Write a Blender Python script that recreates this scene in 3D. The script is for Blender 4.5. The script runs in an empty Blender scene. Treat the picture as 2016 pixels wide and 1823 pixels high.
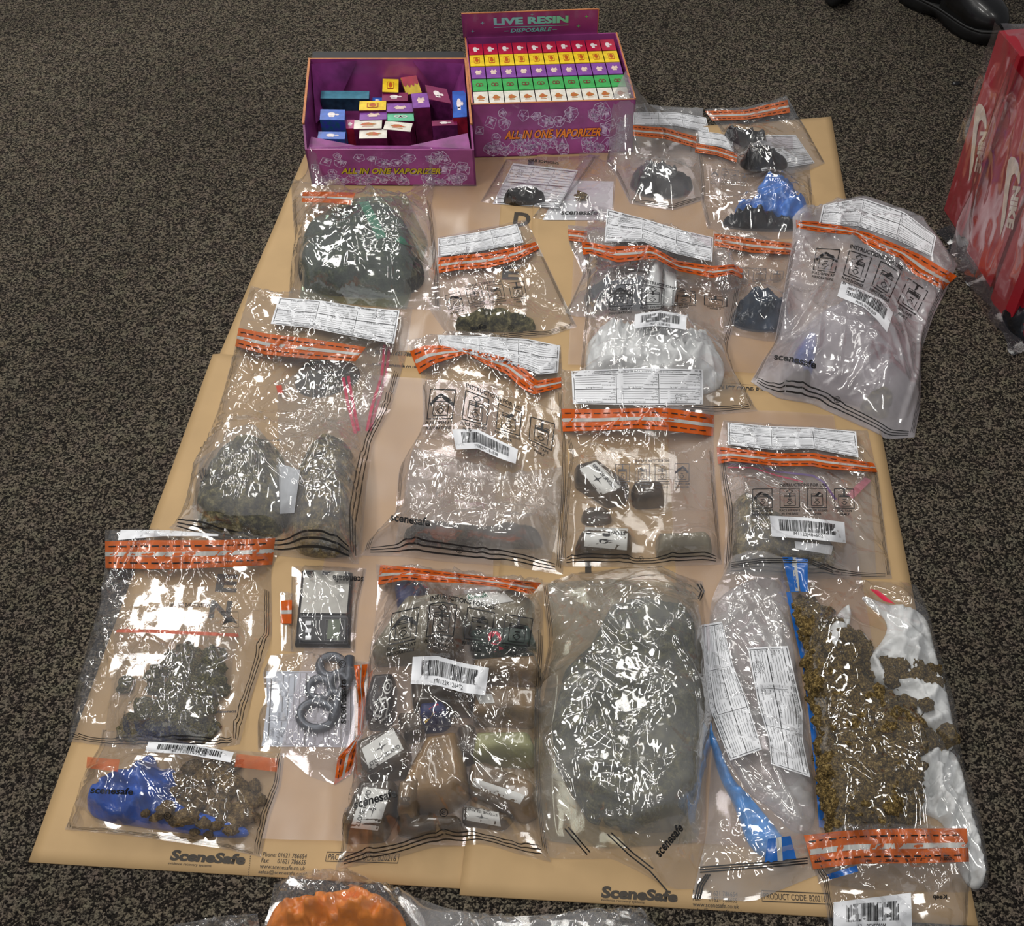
import bpy, math, random
import numpy as np
from mathutils import Vector, Matrix, Euler, noise as mnoise, geometry as mgeo
from mathutils.bvhtree import BVHTree

# ------------------------------------------------------------------ camera, world, light
SC = bpy.context.scene
COL = SC.collection
IW, IH, CX, CY, FPX, CAMH = 2016, 1823, 1008.0, 911.5, 2200.0, 1.35
PITCH = math.atan(2466 / 2200)
ROLL = math.radians(-2.75)
cam_rot = Matrix.Rotation(math.pi / 2 - PITCH, 3, 'X') @ Matrix.Rotation(ROLL, 3, 'Z')
cam_data = bpy.data.cameras.new('camera')
cam = bpy.data.objects.new('camera', cam_data)
COL.objects.link(cam)
cam.location = (0, 0, CAMH)
cam.rotation_euler = cam_rot.to_euler()
cam_data.sensor_fit = 'HORIZONTAL'
cam_data.sensor_width = 36
cam_data.lens = 36 * FPX / IW
cam_data.clip_start = 0.05
SC.camera = cam
SC.view_settings.view_transform = 'Standard'
SC.view_settings.look = 'None'
SC.view_settings.gamma = 1
SC.view_settings.use_curve_mapping = False
SC.view_settings.exposure = -0.38
SC.cycles.transparent_max_bounces = 28
SC.cycles.max_bounces = 4
SC.cycles.diffuse_bounces = 2
SC.cycles.glossy_bounces = 2
SC.cycles.use_adaptive_sampling = True
SC.cycles.adaptive_threshold = 0.03
SC.cycles.use_denoising = True
SC.cycles.sample_clamp_indirect = 4

world = bpy.data.worlds.new('room_ambience')
SC.world = world
world.use_nodes = True
world.node_tree.nodes['Background'].inputs[0].default_value = (0.95, 0.96, 1.0, 1)
world.node_tree.nodes['Background'].inputs[1].default_value = 0.22


def area(name, loc, size, power, color=(1, 0.97, 0.92), target=None):
    d = bpy.data.lights.new(name, 'AREA')
    d.shape = 'RECTANGLE'
    d.size, d.size_y = size
    d.energy = power
    d.color = color
    o = bpy.data.objects.new(name, d)
    COL.objects.link(o)
    o.location = loc
    if target:
        o.rotation_euler = (Vector(target) - Vector(loc)).to_track_quat('-Z', 'Y').to_euler()
    return o


# fluorescent ceiling panels of the office (above and beyond the picture)
for lx, ly, lp in ((-1.3, 1.05, 30), (0.1, 1.9, 16), (-1.5, 3.0, 40), (0.6, 3.4, 6), (-1.0, -0.7, 16), (0.7, 0.0, 18),
                   (-1.1, 5.2, 36), (1.1, 5.4, 4), (-0.3, 4.2, 14)):
    area('ceiling_panel_light', (lx, ly, 2.55), (0.28, 1.15), lp)

random.seed(7)
np.random.seed(7)

CAMO = Vector((0, 0, CAMH))
R3 = np.array(cam_rot)


def s2l(c):
    return tuple((v / 255 / 12.92) if v / 255 <= 0.04045 else ((v / 255 + 0.055) / 1.055) ** 2.4 for v in c)


def rayd(x, y):
    return R3 @ np.array([(x - CX) / FPX, -(y - CY) / FPX, -1.0])


def un(x, y, z=0.0):
    d = rayd(x, y)
    t = (z - CAMH) / d[2]
    return np.array([d[0] * t, d[1] * t, z])


# ------------------------------------------------------------------ height field of everything laid down so far
GX0, GY0, GS = -1.7, 0.15, 0.003
GNX, GNY = 1140, 1000
G = np.zeros((GNY, GNX))


def gsample(x, y, g=None):
    g = G if g is None else g
    fx = np.clip((np.asarray(x) - GX0) / GS, 0, GNX - 1.001)
    fy = np.clip((np.asarray(y) - GY0) / GS, 0, GNY - 1.001)
    ix, iy = fx.astype(int), fy.astype(int)
    ax, ay = fx - ix, fy - iy
    return (g[iy, ix] * (1 - ax) * (1 - ay) + g[iy, ix + 1] * ax * (1 - ay) + g[iy + 1, ix] * (1 - ax) * ay + g[iy + 1, ix + 1] * ax * ay)


def on(px, py, g=None, add=0.0):
    z = 0.0
    for _ in range(14):
        p = un(px, py, z)
        z = 0.5 * z + 0.5 * (float(gsample(p[0], p[1], g)) + add)
    return un(px, py, z)


def raster_bvh(bvh, x0, x1, y0, y1):
    i0, i1 = max(0, int((x0 - GX0) / GS)), min(GNX - 1, int((x1 - GX0) / GS) + 1)
    j0, j1 = max(0, int((y0 - GY0) / GS)), min(GNY - 1, int((y1 - GY0) / GS) + 1)
    dn = Vector((0, 0, -1))
    for j in range(j0, j1 + 1):
        yy = GY0 + j * GS
        for i in range(i0, i1 + 1):
            h = bvh.ray_cast(Vector((GX0 + i * GS, yy, 2.0)), dn)[0]
            if h is not None and h.z > G[j, i]:
                G[j, i] = h.z


def splat(x, y, r, z):
    i0, i1 = int((x - r - GX0) / GS), int((x + r - GX0) / GS) + 1
    j0, j1 = int((y - r - GY0) / GS), int((y + r - GY0) / GS) + 1
    if i0 < 0 or j0 < 0 or i1 >= GNX or j1 >= GNY:
        return
    jj, ii = np.mgrid[j0:j1 + 1, i0:i1 + 1]
    d2 = ((GX0 + ii * GS - x) ** 2 + (GY0 + jj * GS - y) ** 2) / (r * r)
    hh = np.where(d2 < 1, z - r + r * np.sqrt(np.maximum(0, 1 - d2)), -1)
    G[j0:j1 + 1, i0:i1 + 1] = np.maximum(G[j0:j1 + 1, i0:i1 + 1], hh)


# ------------------------------------------------------------------ numpy value noise and creases
_tabs = {}


def vnoise(x, y, seed=0):
    if seed not in _tabs:
        _tabs[seed] = np.random.RandomState(seed + 11).rand(257, 257)
    t = _tabs[seed]
    x = np.asarray(x) + 1000.0
    y = np.asarray(y) + 1000.0
    ix, iy = np.floor(x).astype(int), np.floor(y).astype(int)
    fx, fy = x - ix, y - iy
    fx = fx * fx * (3 - 2 * fx)
    fy = fy * fy * (3 - 2 * fy)
    a, b, c, d = t[iy % 256, ix % 256], t[iy % 256, (ix + 1) % 256], t[(iy + 1) % 256, ix % 256], t[(iy + 1) % 256, (ix + 1) % 256]
    return a + (b - a) * fx + (c - a) * fy + (a - b - c + d) * fx * fy


def ridged(x, y, seed):
    return 1 - np.abs(2 * vnoise(x, y, seed) - 1)


def creases(x, y, seed, n, amp, length, width, ang=None, spread=3.2):
    rs = np.random.RandomState(seed)
    x0, x1, y0, y1 = x.min(), x.max(), y.min(), y.max()
    out = np.zeros_like(x)
    for _ in range(n):
        cx, cy = rs.uniform(x0, x1), rs.uniform(y0, y1)
        a = rs.uniform(0, math.pi) if ang is None else ang + rs.uniform(-0.5, 0.5) * spread
        L = length * rs.uniform(0.4, 1.5)
        w = width * rs.uniform(0.5, 1.6)
        A = amp * rs.uniform(0.3, 1.2)
        dx, dy = x - cx, y - cy
        t = dx * math.cos(a) + dy * math.sin(a)
        d = -dx * math.sin(a) + dy * math.cos(a) + 0.12 * L * np.sin(t / L * 2)
        e = np.clip(1 - (t / L) ** 2, 0, 1)
        k = np.clip(1 - np.abs(d) / w, 0, 1)
        out += A * k * e * (1 if rs.rand() < 0.8 else -0.5)
    return out


def fold_line(x, y, pts, amp, width):
    """a crease that follows a polyline given in world xy"""
    out = np.zeros_like(x)
    n = len(pts) - 1
    for i in range(n):
        a, b = np.array(pts[i][:2]), np.array(pts[i + 1][:2])
        ab = b - a
        L2 = max(1e-9, ab @ ab)
        t = np.clip(((x - a[0]) * ab[0] + (y - a[1]) * ab[1]) / L2, 0, 1)
        d = np.hypot(x - a[0] - t * ab[0], y - a[1] - t * ab[1])
        out = np.maximum(out, amp * np.clip(1 - d / width, 0, 1) * (0.55 + 0.45 * np.sin((i + t) / n * math.pi)))
    return out


# ------------------------------------------------------------------ materials
MATS = {}


def nmat(name):
    m = bpy.data.materials.new(name)
    m.use_nodes = True
    nt = m.node_tree
    nt.nodes.clear()
    return m, nt, nt.nodes, nt.links


def node(nt, typ, **kw):
    n = nt.nodes.new(typ)
    for k, v in kw.items():
        if k.startswith('i_'):
            n.inputs[k[2:].replace('_', ' ')].default_value = v
        else:
            setattr(n, k, v)
    return n


def pmat(name, rgb, rough=0.5, var=0.08, scale=60, bump=0.0, bscale=120, metallic=0, rgb2=None, detail=4, spec=0.5, coat=0, alpha=1.0, bdist=0.002):
    """solid surface with a little procedural colour variation and bump"""
    if name in MATS:
        return MATS[name]
    m, nt, N, L = nmat(name)
    out = node(nt, 'ShaderNodeOutputMaterial')
    p = node(nt, 'ShaderNodeBsdfPrincipled')
    tc = node(nt, 'ShaderNodeTexCoord')
    nz = node(nt, 'ShaderNodeTexNoise')
    nz.inputs['Scale'].default_value = scale
    nz.inputs['Detail'].default_value = detail
    L.new(tc.outputs['Object'], nz.inputs['Vector'])
    c = s2l(rgb)
    if rgb2 is None:
        c1 = tuple(max(0, v * (1 - var * 2)) for v in c)
        c2 = tuple(min(1, v * (1 + var * 2)) for v in c)
    else:
        c1, c2 = c, s2l(rgb2)
    rp = node(nt, 'ShaderNodeValToRGB')
    rp.color_ramp.elements[0].position = 0.35
    rp.color_ramp.elements[1].position = 0.65
    rp.color_ramp.elements[0].color = (*c1, 1)
    rp.color_ramp.elements[1].color = (*c2, 1)
    L.new(nz.outputs['Fac'], rp.inputs['Fac'])
    L.new(rp.outputs['Color'], p.inputs['Base Color'])
    p.inputs['Roughness'].default_value = rough
    p.inputs['Metallic'].default_value = metallic
    p.inputs['Specular IOR Level'].default_value = spec
    p.inputs['Coat Weight'].default_value = coat
    p.inputs['Alpha'].default_value = alpha
    if bump:
        n2 = node(nt, 'ShaderNodeTexNoise')
        n2.inputs['Scale'].default_value = bscale
        n2.inputs['Detail'].default_value = 5
        L.new(tc.outputs['Object'], n2.inputs['Vector'])
        b = node(nt, 'ShaderNodeBump')
        b.inputs['Strength'].default_value = bump
        b.inputs['Distance'].default_value = bdist
        L.new(n2.outputs['Fac'], b.inputs['Height'])
        L.new(b.outputs['Normal'], p.inputs['Normal'])
    L.new(p.outputs['BSDF'], out.inputs['Surface'])
    MATS[name] = m
    return m


def film_mat(name, tint=(255, 255, 255), milk=0.10, milkc=(235, 230, 230), rough=0.065, bump=0.10, refl=1.0, bs=1.0):
    """thin polythene: clear film, a milky scatter and a glossy skin with fine crumple"""
    if name in MATS:
        return MATS[name]
    m, nt, N, L = nmat(name)
    out = node(nt, 'ShaderNodeOutputMaterial')
    tc = node(nt, 'ShaderNodeTexCoord')
    tr = node(nt, 'ShaderNodeBsdfTransparent')
    tr.inputs['Color'].default_value = (*s2l(tint), 1)
    di = node(nt, 'ShaderNodeBsdfDiffuse')
    di.inputs['Color'].default_value = (*s2l(milkc), 1)
    tl = node(nt, 'ShaderNodeBsdfTranslucent')
    tl.inputs['Color'].default_value = (*s2l(milkc), 1)
    dm = node(nt, 'ShaderNodeMixShader')
    dm.inputs[0].default_value = 0.35
    L.new(di.outputs[0], dm.inputs[1])
    L.new(tl.outputs[0], dm.inputs[2])
    n0 = node(nt, 'ShaderNodeTexNoise')
    n0.inputs['Scale'].default_value = 14
    n0.inputs['Detail'].default_value = 3
    L.new(tc.outputs['Object'], n0.inputs['Vector'])
    mr = node(nt, 'ShaderNodeMapRange')
    mr.inputs['From Min'].default_value = 0.3
    mr.inputs['From Max'].default_value = 0.7
    mr.inputs['To Min'].default_value = milk * 0.45
    mr.inputs['To Max'].default_value = milk * 1.55
    L.new(n0.outputs['Fac'], mr.inputs['Value'])
    base = node(nt, 'ShaderNodeMixShader')
    L.new(mr.outputs[0], base.inputs[0])
    L.new(tr.outputs[0], base.inputs[1])
    L.new(dm.outputs[0], base.inputs[2])
    # fine crumple
    n1 = node(nt, 'ShaderNodeTexNoise')
    n1.inputs['Scale'].default_value = 22 * bs
    n1.inputs['Detail'].default_value = 1
    n1.inputs['Distortion'].default_value = 0.6
    n2 = node(nt, 'ShaderNodeTexNoise')
    n2.inputs['Scale'].default_value = 75 * bs
    n2.inputs['Detail'].default_value = 2
    n2.inputs['Distortion'].default_value = 0.8
    mp1 = node(nt, 'ShaderNodeMapping')
    mp1.inputs['Rotation'].default_value = (0, 0, 0.6)
    mp1.inputs['Scale'].default_value = (1, 0.38, 1)
    mp2 = node(nt, 'ShaderNodeMapping')
    mp2.inputs['Rotation'].default_value = (0, 0, -0.5)
    mp2.inputs['Scale'].default_value = (0.4, 1, 1)
    L.new(tc.outputs['Object'], mp1.inputs['Vector'])
    L.new(tc.outputs['Object'], mp2.inputs['Vector'])
    L.new(mp1.outputs[0], n1.inputs['Vector'])
    L.new(mp2.outputs[0], n2.inputs['Vector'])
    b1 = node(nt, 'ShaderNodeBump')
    b1.inputs['Strength'].default_value = bump
    b1.inputs['Distance'].default_value = 0.005
    L.new(n1.outputs['Fac'], b1.inputs['Height'])
    b2 = node(nt, 'ShaderNodeBump')
    b2.inputs['Strength'].default_value = bump * 0.5
    b2.inputs['Distance'].default_value = 0.0025
    L.new(n2.outputs['Fac'], b2.inputs['Height'])
    L.new(b1.outputs['Normal'], b2.inputs['Normal'])
    gl = node(nt, 'ShaderNodeBsdfGlossy')
    gl.inputs['Roughness'].default_value = rough
    gl.inputs['Color'].default_value = (1, 1, 1, 1)
    L.new(b2.outputs['Normal'], gl.inputs['Normal'])
    fr = node(nt, 'ShaderNodeLayerWeight')
    fr.inputs['Blend'].default_value = 0.5
    L.new(b2.outputs['Normal'], fr.inputs['Normal'])
    pw = node(nt, 'ShaderNodeMath')
    pw.operation = 'POWER'
    pw.inputs[1].default_value = 3.2
    L.new(fr.outputs['Facing'], pw.inputs[0])
    mu = node(nt, 'ShaderNodeMath')
    mu.operation = 'MULTIPLY_ADD'
    mu.use_clamp = True
    mu.inputs[1].default_value = 0.7 * refl
    mu.inputs[2].default_value = 0.11 * refl
    L.new(pw.outputs[0], mu.inputs[0])
    fin = node(nt, 'ShaderNodeMixShader')
    L.new(mu.outputs[0], fin.inputs[0])
    L.new(base.outputs[0], fin.inputs[1])
    L.new(gl.outputs[0], fin.inputs[2])
    L.new(fin.outputs[0], out.inputs['Surface'])
    MATS[name] = m
    return m


CLEAR = film_mat('clear_polythene', milk=0.05)
MILKY = film_mat('milky_polythene', milk=0.18, milkc=(228, 226, 226))
HAZY = film_mat('hazy_polythene', milk=0.38, milkc=(228, 222, 226), rough=0.1)
VAC = film_mat('vacuum_pouch_film', milk=0.10, milkc=(205, 210, 205), rough=0.06, bump=0.6, bs=1.6)
INK = pmat('black_ink', (22, 22, 24), 0.5, var=0.05)
GREYINK = pmat('grey_ink', (95, 95, 100), 0.5, var=0.05)
PAPERW = pmat('white_label_paper', (232, 234, 238), 0.45, var=0.01, scale=30)
ORANGE = pmat('orange_seal_tape', (192, 82, 6), 0.25, var=0.05, scale=30, bump=0.2, bscale=40, coat=0.3, bdist=0.003)
ORANGEF = pmat('orange_tape_seen_through_film', (184, 92, 44), 0.22, var=0.06, scale=30, bump=0.25, bscale=40, coat=0.3, bdist=0.003)
SILVER = pmat('grey_release_liner', (172, 172, 168), 0.3, var=0.05, scale=80)
BLUET = pmat('blue_seal_tape', (24, 92, 170), 0.25, var=0.05, coat=0.5, bump=0.2, bscale=60)


# ------------------------------------------------------------------ objects
def obj(name, V, F, mat, parent=None, smooth=True, mats=None, fm=None):
    """ONE mesh object; V in world coordinates; origin at the parent's base or at the mesh's own base"""
    V = np.asarray(V, dtype=float)
    if parent is not None:
        o0 = np.array(parent['_o'])
    else:
        o0 = np.array([(V[:, 0].min() + V[:, 0].max()) / 2, (V[:, 1].min() + V[:, 1].max()) / 2, V[:, 2].min()])
    me = bpy.data.meshes.new(name)
    me.from_pydata((V - o0).tolist(), [], [list(map(int, f)) for f in F])
    for mm in (mats or [mat]):
        me.materials.append(mm)
    if fm is not None:
        me.polygons.foreach_set('material_index', fm)
    if smooth:
        me.polygons.foreach_set('use_smooth', [True] * len(me.polygons))
    me.update()
    o = bpy.data.objects.new(name, me)
    COL.objects.link(o)
    o['_o'] = [float(v) for v in o0]
    if parent is None:
        o.location = o0
    else:
        o.parent = parent
    return o


def tag(o, label, cat=None, group=None, kind=None):
    o['label'] = label
    if cat:
        o['category'] = cat
    if group:
        o['group'] = group
    if kind:
        o['kind'] = kind
    return o


def root(name, label, cat, loc, group=None):
    o = bpy.data.objects.new(name, None)
    COL.objects.link(o)
    o.location = tuple(loc)
    o.empty_display_size = 0.02
    o['_o'] = [float(v) for v in loc]
    tag(o, label, cat, group)
    return o


def dup(r, loc, rot=None, label=None, group=None, scale=None):
    c = r.copy()
    COL.objects.link(c)
    c.location = loc
    if rot is not None:
        c.rotation_euler = rot
    if scale:
        c.scale = scale
    if label:
        c['label'] = label
    if group:
        c['group'] = group
    for ch in r.children:
        d = ch.copy()
        COL.objects.link(d)
        d.parent = c
        for g2 in ch.children:
            e = g2.copy()
            COL.objects.link(e)
            e.parent = d
    return c


def mesh_join(parts):
    V, F = [], []
    for v, f in parts:
        k = len(V)
        V.extend([tuple(p) for p in v])
        F.extend([[i + k for i in q] for q in f])
    return V, F


def box_vf(o, ex, ey, ez, bev=0.0):
    """box from corner o along three edge vectors"""
    o, ex, ey, ez = map(np.array, (o, ex, ey, ez))
    V = [o, o + ex, o + ex + ey, o + ey, o + ez, o + ex + ez, o + ex + ey + ez, o + ey + ez]
    F = [(0, 3, 2, 1), (4, 5, 6, 7), (0, 1, 5, 4), (1, 2, 6, 5), (2, 3, 7, 6), (3, 0, 4, 7)]
    return V, F


def bevel(o, w, seg=2):
    md = o.modifiers.new('bevel', 'BEVEL')
    md.width = w
    md.segments = seg
    md.limit_method = 'ANGLE'
    return o


# ------------------------------------------------------------------ flat artwork (text, lines, panels) that is draped on a surface
_tc = {}


def text_geo(s, bold=0.0, res=2):
    key = (s, bold, res)
    if key in _tc:
        return _tc[key]
    cu = bpy.data.curves.new('t', 'FONT')
    cu.body = s
    cu.size = 1
    cu.offset = bold
    cu.resolution_u = res
    cu.fill_mode = 'BOTH'
    o = bpy.data.objects.new('t', cu)
    COL.objects.link(o)
    dg = bpy.context.evaluated_depsgraph_get()
    me = bpy.data.meshes.new_from_object(o.evaluated_get(dg))
    V = np.array([v.co[:2] for v in me.vertices])
    F = [tuple(p.vertices) for p in me.polygons]
    bpy.data.objects.remove(o)
    bpy.data.curves.remove(cu)
    bpy.data.meshes.remove(me)
    if len(V):
        V = V - V.min(0)
    _tc[key] = (V, F, V.max(0) if len(V) else np.array([1, 1]))
    return _tc[key]


class Art:
    def __init__(s, w=1.0, h=1.0):
        s.w, s.h, s.V, s.F = w, h, [], []

    def add(s, V, F):
        k = len(s.V)
        s.V.extend([(float(p[0]), float(p[1])) for p in V])
        s.F.extend([tuple(i + k for i in f) for f in F])

    def rect(s, x0, y0, x1, y1, nx=1, ny=1):
        V = [(x0 + (x1 - x0) * i / nx, y0 + (y1 - y0) * j / ny) for j in range(ny + 1) for i in range(nx + 1)]
        F = [(j * (nx + 1) + i, j * (nx + 1) + i + 1, (j + 1) * (nx + 1) + i + 1, (j + 1) * (nx + 1) + i) for j in range(ny) for i in range(nx)]
        s.add(V, F)

    def line(s, a, b, w, step=None):
        a, b = np.array(a, float), np.array(b, float)
        d = b - a
        L = np.hypot(*d)
        n = max(1, int(L / (step or s.w / 24)))
        t = np.array([-d[1], d[0]]) / max(L, 1e-9) * w / 2
        V = []
        for i in range(n + 1):
            p = a + d * i / n
            V += [p - t, p + t]
        s.add(V, [(2 * i, 2 * i + 2, 2 * i + 3, 2 * i + 1) for i in range(n)])

    def path(s, pts, w, close=False):
        pts = list(pts) + ([pts[0]] if close else [])
        for a, b in zip(pts, pts[1:]):
            s.line(a, b, w)

    def frame(s, x0, y0, x1, y1, w):
        s.path([(x0, y0), (x1, y0), (x1, y1), (x0, y1)], w, True)

    def ring(s, x, y, r, w, n=20, a0=0, a1=2 * math.pi):
        s.path([(x + r * math.cos(a0 + (a1 - a0) * i / n), y + r * math.sin(a0 + (a1 - a0) * i / n)) for i in range(n + 1)], w)

    def poly(s, pts):
        s.add(pts, [tuple(range(len(pts)))])

    def disc(s, x, y, r, ry=None, n=14):
        s.poly([(x + r * math.cos(2 * math.pi * i / n), y + (ry or r) * math.sin(2 * math.pi * i / n)) for i in range(n)])

    def text(s, st, x, y, h, w=None, align='c', bold=0.0, shear=0.0, rot=0.0, res=2):
        V, F, mx = text_geo(st, bold, res)
        if not len(V):
            return
        k = h / 0.72
        V = V * [((w / mx[0]) if w else k), k]
        V = V + np.stack([V[:, 1] * shear, V[:, 1] * 0], 1)
        ww = V[:, 0].max()
        V = V - [{'c': ww / 2, 'l': 0, 'r': ww}[align], 0]
        if rot:
            c, sn = math.cos(rot), math.sin(rot)
            V = np.stack([V[:, 0] * c - V[:, 1] * sn, V[:, 0] * sn + V[:, 1] * c], 1)
        s.add(V + [x, y], F)

    def arr(s):
        return np.array(s.V) / [s.w, s.h], s.F


def pl(pts, t):
    """point at fraction t (by index-length) of a pixel polyline"""
    pts = np.array(pts, float)
    if len(pts) == 1:
        return np.repeat(pts, np.size(t), 0)
    d = np.hypot(*np.diff(pts, axis=0).T)
    c = np.concatenate([[0], np.cumsum(d)]) / max(d.sum(), 1e-9)
    return np.stack([np.interp(t, c, pts[:, 0]), np.interp(t, c, pts[:, 1])], -1)


SURF = []          # BVH trees of the surface decals are laid on


def drape(art, lower, upper, name, mat, parent, lift=0.0007, surf=None, smooth=True):
    """lay flat artwork on the topmost surface; lower and upper are the pixel polylines of the artwork's bottom and top edge, left to right"""
    UV, F = art.arr()
    lo, up = pl(lower, UV[:, 0]), pl(upper, UV[:, 0])
    P = lo + (up - lo) * UV[:, 1:2]
    out = []
    bv = None if surf is False else (surf if surf is not None else (SURF[-1] if SURF else None))
    for (px, py) in P:
        h = None
        if bv is not None:
            d = Vector(rayd(px, py)).normalized()
            h = bv.ray_cast(CAMO, d)[0]
        if h is None:
            h = Vector(on(px, py))
        out.append((h.x, h.y, h.z + lift))
    drape.last = (out, F)
    return obj(name, out, F, mat, parent, smooth)


def panel_bvh():
    return BVHTree.FromPolygons([Vector(v) for v in drape.last[0]], drape.last[1])


def drape_uv(art_V, F, film, name, mat, parent, lift=0.0006):
    """lay artwork given in the film's own u,v on the film"""
    X, m, n = film['P'], film['m'], film['n']
    UV = np.clip(np.array(art_V), 0, 1)
    fu, fv = np.clip(UV[:, 0] * (n - 1), 0, n - 1.001), np.clip(UV[:, 1] * (m - 1), 0, m - 1.001)
    i, j = fu.astype(int), fv.astype(int)
    a, b = (fu - i)[:, None], (fv - j)[:, None]
    P = X[j, i] * (1 - a) * (1 - b) + X[j, i + 1] * a * (1 - b) + X[j + 1, i] * (1 - a) * b + X[j + 1, i + 1] * a * b
    P[:, 2] += lift
    return obj(name, P, F, mat, parent)


# ready-made artwork
_artc = {}


def art_form(cols=3, rows=2, seed=1):
    key = ('form', cols, rows, seed)
    if key in _artc:
        return _artc[key]
    a = Art(26, 7)
    rs = random.Random(seed)
    a.frame(0.4, 0.3, 25.6, 6.7, 0.10)
    a.line((0.4, 1.0), (25.6, 1.0), 0.06)
    for k in range(1, cols):
        a.line((0.4 + 25.2 * k / cols, 1.0), (0.4 + 25.2 * k / cols, 6.7), 0.09)
    a.line((0.4, 3.85), (25.6, 3.85), 0.09)
    a.text('WARNING THIS BAG IS SEALED WITH A SECURITY TAPE ANY ATTEMPT TO OPEN WILL LEAVE EVIDENCE', 13, 0.45, 0.34, w=18, res=1)
    for c in range(cols):
        x0 = 0.4 + 25.2 * c / cols
        for r in range(rows):
            y1 = 6.7 - 2.85 * r
            a.text('(Continuity Box %d)' % (r * cols + c + 1), x0 + 4.4, y1 - 0.5, 0.3, w=3.4, res=1)
            for i, s_ in enumerate(('Name (Block Letters)', 'Rank/Title', 'No.', 'Signed', 'Date')):
                y = y1 - 0.95 - 0.45 * i
                a.text(s_, x0 + 0.25, y, 0.28, w=0.13 * len(s_), align='l', res=1)
                a.line((x0 + 0.4 + 0.13 * len(s_), y - 0.02), (x0 + 8.1, y - 0.02), 0.045)
    # handwriting in one of the boxes
    for i in range(3):
        x, y = 2.9, 5.75 - 0.45 * i
        pts = [(x + 0.16 * k, y + rs.uniform(0.0, 0.42)) for k in range(18)]
        a.path(pts, 0.05)
    _artc[key] = a
    return a


def art_panel(w, h, nx=26, ny=8):
    a = Art(w, h)
    a.rect(0, 0, w, h, nx, ny)
    return a


def art_bars(number, seed=1):
    a = Art(10, 3)
    rs = random.Random(seed)
    x = 1.2
    while x < 8.7:
        w = rs.choice((0.05, 0.05, 0.1, 0.15))
        a.rect(x, 1.0, min(x + w, 8.75), 2.6, 1, 4)
        x += w + rs.choice((0.05, 0.06, 0.1))
    a.text(number, 5, 0.3, 0.48, w=3.9, res=2)
    return a


def art_instr():
    if 'instr' in _artc:
        return _artc['instr']
    a = Art(22, 6.6)
    a.text('INSTRUCTIONS FOR USE', 11, 5.8, 0.6, w=9.5, bold=0.03)
    caps = (('PULL OPEN AT', 'PERFORATIONS'), ('PLACE EVIDENCE', 'IN THE BAG'), ('REMOVE RELEASE', 'LINER'), ('SEAL TAPE', 'FIRMLY'))
    for k in range(4):
        x = 0.8 + 5.5 * k
        a.frame(x, 1.5, x + 3.9, 5.4, 0.16)
        a.frame(x + 0.8, 1.9, x + 3.1, 4.3, 0.12)
        a.line((x + 0.8, 3.8), (x + 3.1, 3.8), 0.14)
        a.line((x + 0.8, 4.0), (x + 3.1, 4.0), 0.10)
        a.line((x + 1.6, 3.25), (x + 2.3, 3.25), 0.16)
        a.path([(x + 1.95, 2.15), (x + 2.5, 2.6), (x + 1.95, 3.0), (x + 1.4, 2.6)], 0.13, True)
        if k == 0:
            a.poly([(x + 0.1, 3.5), (x + 1.0, 4.5), (x + 1.7, 4.9), (x + 2.2, 4.7), (x + 1.4, 4.2), (x + 0.4, 3.2)])
            a.poly([(x + 2.0, 4.7), (x + 2.8, 4.4), (x + 3.9, 3.6), (x + 3.9, 3.1), (x + 2.7, 3.8), (x + 1.9, 4.3)])
        if k == 1:
            a.path([(x + 1.95, 5.2), (x + 2.6, 4.8), (x + 1.95, 4.4), (x + 1.3, 4.8)], 0.13, True)
            a.poly([(x + 1.8, 4.4), (x + 2.1, 4.4), (x + 2.1, 3.9), (x + 2.4, 3.9), (x + 1.95, 3.5), (x + 1.5, 3.9), (x + 1.8, 3.9)])
        if k == 2:
            a.poly([(x + 1.4, 3.9), (x + 2.3, 4.7), (x + 2.8, 4.5), (x + 2.0, 3.8)])
        if k == 3:
            a.rect(x + 1.75, 4.1, x + 2.15, 5.4)
            a.rect(x + 1.1, 3.75, x + 2.9, 4.15)
        a.text(caps[k][0], x + 1.95, 0.75, 0.42, w=4.2 if len(caps[k][0]) > 9 else 3.0, bold=0.03)
        a.text(caps[k][1], x + 1.95, 0.05, 0.42, w=0.33 * len(caps[k][1]), bold=0.03)
    _artc['instr'] = a
    return a


def art_word(s, h=1.0, w=None, bold=0.02, shear=0.0):
    V, F, mx = text_geo(s, bold, 3)
    a = Art(1, 1)
    VV = V / mx
    if shear:
        VV = VV + np.stack([VV[:, 1] * shear, VV[:, 1] * 0], 1)
    a.add(VV, F)
    return a


def art_tape_print(rows=(0.2, 0.8), txt=True):
    a = Art(30, 2)
    for r in rows:
        x = 0.6
        while x < 29:
            a.rect(x, 2 * r - 0.045, x + 1.3, 2 * r + 0.045, 3, 1)
            x += 1.9
    return a


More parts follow.
